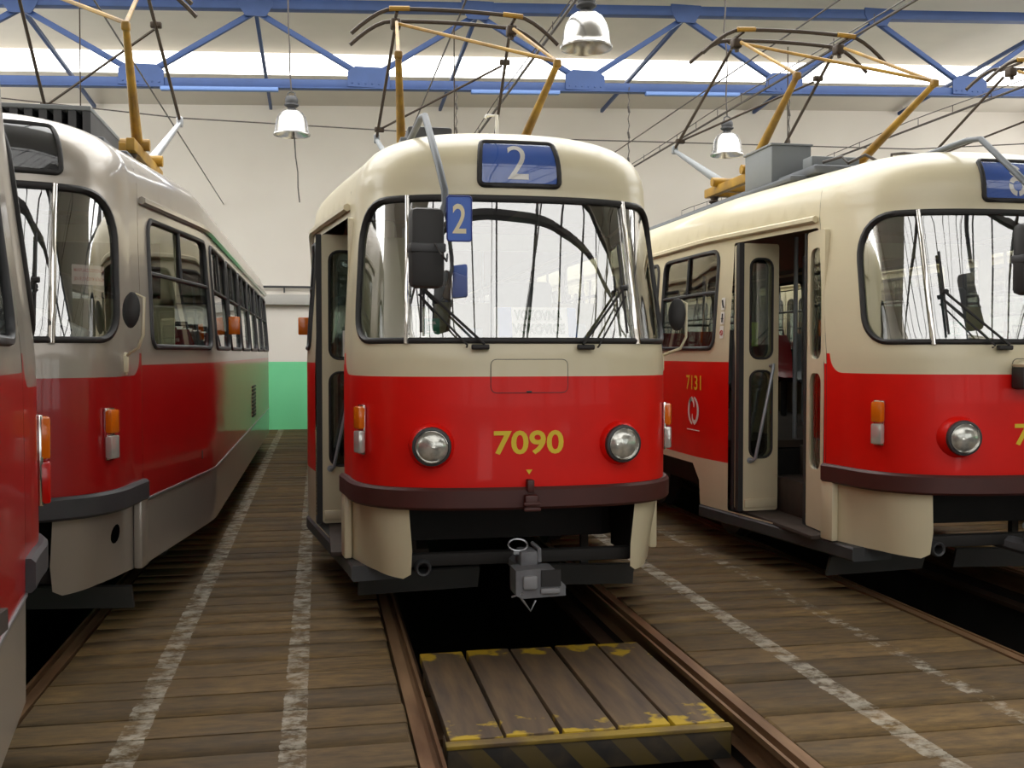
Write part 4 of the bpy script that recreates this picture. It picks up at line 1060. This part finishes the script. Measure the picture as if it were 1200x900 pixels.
def stripe_material():
    m = bpy.data.materials.new('hazard_stripes'); m.use_nodes = True; nt = m.node_tree; p = nt.nodes['Principled BSDF']; nd = nt.nodes.new; lk = nt.links.new
    geo = nd('ShaderNodeNewGeometry'); mp = nd('ShaderNodeMapping'); mp.inputs['Rotation'].default_value = (0, .75, 0); lk(geo.outputs['Position'], mp.inputs[0])
    w = nd('ShaderNodeTexWave'); w.inputs['Scale'].default_value = 1.9; w.inputs['Distortion'].default_value = .4; lk(mp.outputs[0], w.inputs[0])
    r = nd('ShaderNodeValToRGB'); r.color_ramp.elements[0].position = .48; r.color_ramp.elements[1].position = .52; r.color_ramp.elements[0].color = srgb(26,23,19); r.color_ramp.elements[1].color = srgb(78,64,20); lk(w.outputs[1], r.inputs[0])
    n = nd('ShaderNodeTexNoise'); n.inputs['Scale'].default_value = 6; n.inputs['Detail'].default_value = 5; lk(geo.outputs['Position'], n.inputs[0])
    mx = nd('ShaderNodeMix'); mx.data_type = 'RGBA'; g = nd('ShaderNodeMapRange'); g.inputs['From Min'].default_value = .4; g.inputs['From Max'].default_value = .7; lk(n.outputs[0], g.inputs[0])
    lk(g.outputs[0], mx.inputs[0]); lk(r.outputs[0], mx.inputs[6]); mx.inputs[7].default_value = srgb(66,54,36)
    lk(mx.outputs[2], p.inputs['Base Color']); p.inputs['Roughness'].default_value = .7; return m
CVM = cover_material(True); STM = stripe_material()
pc = tag(empty('pit_cover', (1.16, 4.93, -.2)), 'cover of five wooden boards with yellow striped edge over the pit', 'pit cover')
bw = 1.26/5
for k in range(5):
    mb = MB().cham((0,0,0), (bw-.018, 1.28, .055), .006)
    o = ob('board', mb.mesh('board', [CVM], 30), pc, (-.63+bw*(k+.5), 0, .145+(k % 2)*.004)); o.rotation_euler.z = (.004,-.006,.003,-.003,.005)[k]
eb = ob('edge_beam', MB().cham((0,-.665,.085), (1.27,.05,.13), .006).mesh('edge_beam', [STM], 30), pc)
ob('edge_strip', MB().cham((0,-.67,.158), (1.28,.06,.018), .004).mesh('edge_strip', [mat('strip_paint', srgb(140,116,30), .7, var=.4, scale=4, col2=srgb(84,66,40))], 30), pc)
for y in (-.45,.45): ob('cross_beam', MB().cham((0,y,.06), (1.24,.10,.10), .006).mesh('cross_beam', [BROWN], 30), pc)
for s in (-1,1): ob('rest_bracket', MB().quadbox((s*.60,.1,-.01), (.1,.6,.04)).mesh('rest_bracket', [RUST], None), pc)

# ------------------------------------------------------------------ roof truss
YT = 17.0; low = [-6.2,-2.69,.83,4.45,8.05,11.66,15.3]; upn = [-4.45,-.95,2.62,6.24,9.85,13.5]
zl = lambda x: 6.12+.036*(x-4.45); zu = lambda x: 7.42+.045*(x-4.45)
tt = tag(empty('roof_truss', (4.45, YT, 6.1)), 'blue riveted steel roof truss spanning above the trams', 'truss')
def tb(name, p, q, w, h):
    p = Vector(p); q = Vector(q); d = q-p; c = (p+q)/2-Vector((4.45, YT, 6.1))
    x = d.normalized(); y = Vector((0,1,0)) if abs(x.y) < .9 else Vector((1,0,0)); z = x.cross(y).normalized(); y = z.cross(x)
    return ob(name, MB().cham(c, (d.length, w, h), .006, Matrix((x, y, z)).transposed()).mesh(name, [TBLUE], 40), tt)
tb('lower_chord', (XL,YT,zl(XL)), (XR,YT,zl(XR)), .18, .14); tb('chord_flange', (XL,YT-.10,zl(XL)-.085), (XR,YT-.10,zl(XR)-.085), .12, .02)
tb('upper_chord', (XL,YT,zu(XL)), (XR,YT,zu(XR)), .18, .16)
for i, x in enumerate(upn):
    for xl in (low[i], low[i+1]): tb('diagonal', (x, YT, zu(x)-.1), (xl, YT, zl(xl)+.1), .08, .085)
    tb('tie_strut', (x, YT+.1, zu(x)-.1), (x, YB-.05, 6.95+zt(x)), .06, .07)
    w = .27
    ob('gusset', MB().prism([(-w,.1),(w,.1),(w,-.02),(.16,-.2),(-.16,-.2),(-w,-.02)], 0, 0, lambda a, b, q: (x-4.45+a, -.10+.03*q, zu(x)-6.1+b)).mesh('gusset', [TBLUE], None), tt)
for x in low:
    w = .34
    ob('gusset', MB().prism([(-w,-.06),(w,-.06),(w,.18),(.22,.27),(-.22,.27),(-w,.18)], 0, 0, lambda a, b, q: (x-4.45+a, -.12+.03*q, zl(x)-6.1+b)).mesh('gusset', [TBLUE], None), tt)
    rv = MB()
    for k in range(6): rv.lathe([(.016,0),(.012,.010),(0,.012)], (x-4.45-.27+.108*k, -.12, zl(x)-6.1+.0), Matrix.Rotation(PI/2, 3, 'X'), 8)
    ob('rivet', rv.mesh('rivet', [TBLUE], 50), tt)['kind'] = 'stuff'
tg = tag(empty('conduit_tray', (0, YT, 5.9)), 'slim light blue cable tray under the truss lower chord', 'cable tray')
for a, b in ((-2.4,-.6), (2.5,4.0), (5.5,7.2)):
    ob('tray_section', MB().cham(((a+b)/2, -.14, zl((a+b)/2)-6.02), (b-a, .10, .06), .01, Matrix.Rotation(-.036, 3, 'Y')).mesh('tray_section', [mat('tray_blue', srgb(95,125,180), .5)], 40), tg)
cl = tag(ob('steel_column', MB().cham((0,0,0), (.22,.03,5.9), .005).cham((0,.1,0), (.03,.2,5.9), .005).cham((0,.2,0), (.22,.03,5.9), .005).mesh('steel_column', [TBLUE], 40), None, (-5.25, 17.2, 2.95)), 'blue steel column behind the silver tram at far left', 'column')

# ------------------------------------------------------------------ lamps
LAMPM = mat('lamp_aluminium', srgb(186,184,180), .26, metal=.9)
LAMPI = mat('lamp_inside', srgb(225,224,220), .3, metal=.6)
def lamp(loc, sc, ztop, label, drop=None):
    t = tag(empty('pendant_lamp', loc), label, 'lamp', 'industrial pendant lamps')
    def sh():
        return MB().lathe([(.05,.32),(.10,.31),(.15,.275),(.19,.21),(.213,.13),(.224,.05),(.228,.015),(.244,.0),(.242,-.015),(.222,.0),(.205,.12),(.18,.20),(.13,.26),(.05,.29)], n=32).mesh('reflector', [LAMPM], 50)
    a = ob('reflector', cached('lampsh', sh), t)
    h = ob('housing', cached('lamph', lambda: MB().lathe([(0,.29),(.055,.29),(.06,.33),(.05,.345),(.075,.36),(.095,.375),(.095,.39),(.075,.40),(.085,.42),(.085,.46),(.07,.49),(.03,.505),(0,.51)], n=20).mesh('housing', [STEELD], 40)), t)
    b = ob('bulb', cached('lampb', lambda: MB().lathe([(0,.06),(.04,.075),(.055,.12),(.045,.17),(.025,.22),(.025,.27)], n=14).mesh('bulb', [WHITE], 60)), t)
    g = ob('hook', cached('lampk', lambda: MB().tube([(-.05,0,.49),(-.045,0,.54),(0,0,.56),(.045,0,.54),(.05,0,.49)], .010, 6).mesh('hook', [STEELD], 50)), t)
    for o in (a, h, b, g): o.scale = (sc,sc,sc)
    zz = ztop-loc[2]; rr = random.Random(int(loc[0]*10)); pts = [(0,0,.55*sc)]
    for k in range(1, 9): pts.append((rr.uniform(-.02,.02)-.01*k, 0, .55*sc+(zz-.55*sc)*k/8))
    ob('cable', MB().tube(pts, .011, 6).mesh('cable', [WIREM], 50), t)
    if drop:
        pts = [(.02,0,.1)]+[(.03+.012*k+rr.uniform(-.01,.01), 0, .1-drop*k/5) for k in range(1, 6)]
        ob('pull_cord', MB().tube(pts, .010, 6).mesh('pull_cord', [WIREM], 50), t)
lamp((-.33,14.0,4.53), 1.0, 7.4, 'bell shaped aluminium lamp hanging between the silver tram and tram 7090', 1.0)
lamp((2.46,9.3,4.46), 1.0, 7.6, 'largest aluminium bell lamp, hanging highest above tram 7090')
lamp((5.92,14.3,4.54), 1.0, 7.6, 'bell shaped aluminium lamp hanging behind the pantograph of tram 7131')

# ------------------------------------------------------------------ overhead wires, pipes on the wall
def wire(name, pts, r, label, group=None):
    return tag(ob(name, MB().tube(pts, r, 6).mesh(name, [WIREM], 50)), label, 'wire', group)
for x, lb in ((-1.93,'thin contact wire running over the silver trams'), (1.30,'thin contact wire running over the middle tram'), (4.54,'thin contact wire running over the rightmost tram')):
    wire('contact_wire', [(x, -6, 4.74), (x, 22.3, 4.74)], .009, lb, 'overhead contact wires')
for x, lb in ((2.26,'thick doubled cable hung to the right of tram 7090'), (5.22,'thick doubled cable hung above the door side of tram 7131'), (8.15,'thick doubled cable hung at the right beyond tram 7131')):
    w = tag(empty('feeder_cable', (x, 5, 4.75)), lb, 'cable', 'feeder cables along the tracks')
    ob('cable_strand', MB().tube([(0,-11,0),(0,17.3,0)], .016, 6).mesh('cable_strand', [WIREM], 50), w)
    pts = []
    for k in range(57):
        y = -11+28.3*k/56; pts.append((.0, y, .06+.06*(1-abs(math.sin((y+1)*PI/9)))))
    ob('carrier_wire', MB().tube(pts, .007, 5).mesh('carrier_wire', [WIREM], 50), w)
    cl_ = MB()
    for k in range(36):
        y = -10+.78*k; cl_.tube([(0,y,-.01),(0,y,.10)], .005, 4)
    ob('hanger', cl_.mesh('hanger', [WIREM], None), w)['kind'] = 'stuff'
    for y in (11.9,): 
        ch = MB(); zz = zl(x)-4.75-.1
        for k in range(12):
            z0 = .1+zz*k/12; ch.tube([(.01*(-1)**k, y, z0), (.01*(-1)**(k+1), y, z0+zz/12)], .009 if k % 4 else .02, 5)
        ob('chain', ch.mesh('chain', [WIREM], None), w)
wire('span_wire', [(-7.9,16.0,5.55),(-2.0,16.0,5.12),(3.0,16.0,5.02),(10,16.0,5.10),(17.4,16.0,5.7)], .010, 'thin span wire crossing the hall in front of the back wall')
pp = tag(empty('wall_duct', (0, YB-.12, 2.75)), 'pale cable duct with a thin pipe above it along the back wall', 'duct')
ob('duct_channel', MB().cham((4.7,0,0), (25,.18,.22), .02).mesh('duct_channel', [PIPEM], 40), pp)
ob('pipe', MB().tube([(XL,0,.27),(XR,0,.27)], .025, 8).mesh('pipe', [STEELD], 50), pp)
for k in range(12): ob('pipe_clip', MB().cham((0,.05,.22), (.03,.08,.14), .005).mesh('pipe_clip', [STEELD], 40) if k == 0 else bpy.data.meshes['pipe_clip'], pp, (XL+1+2.1*k, 0, 0))
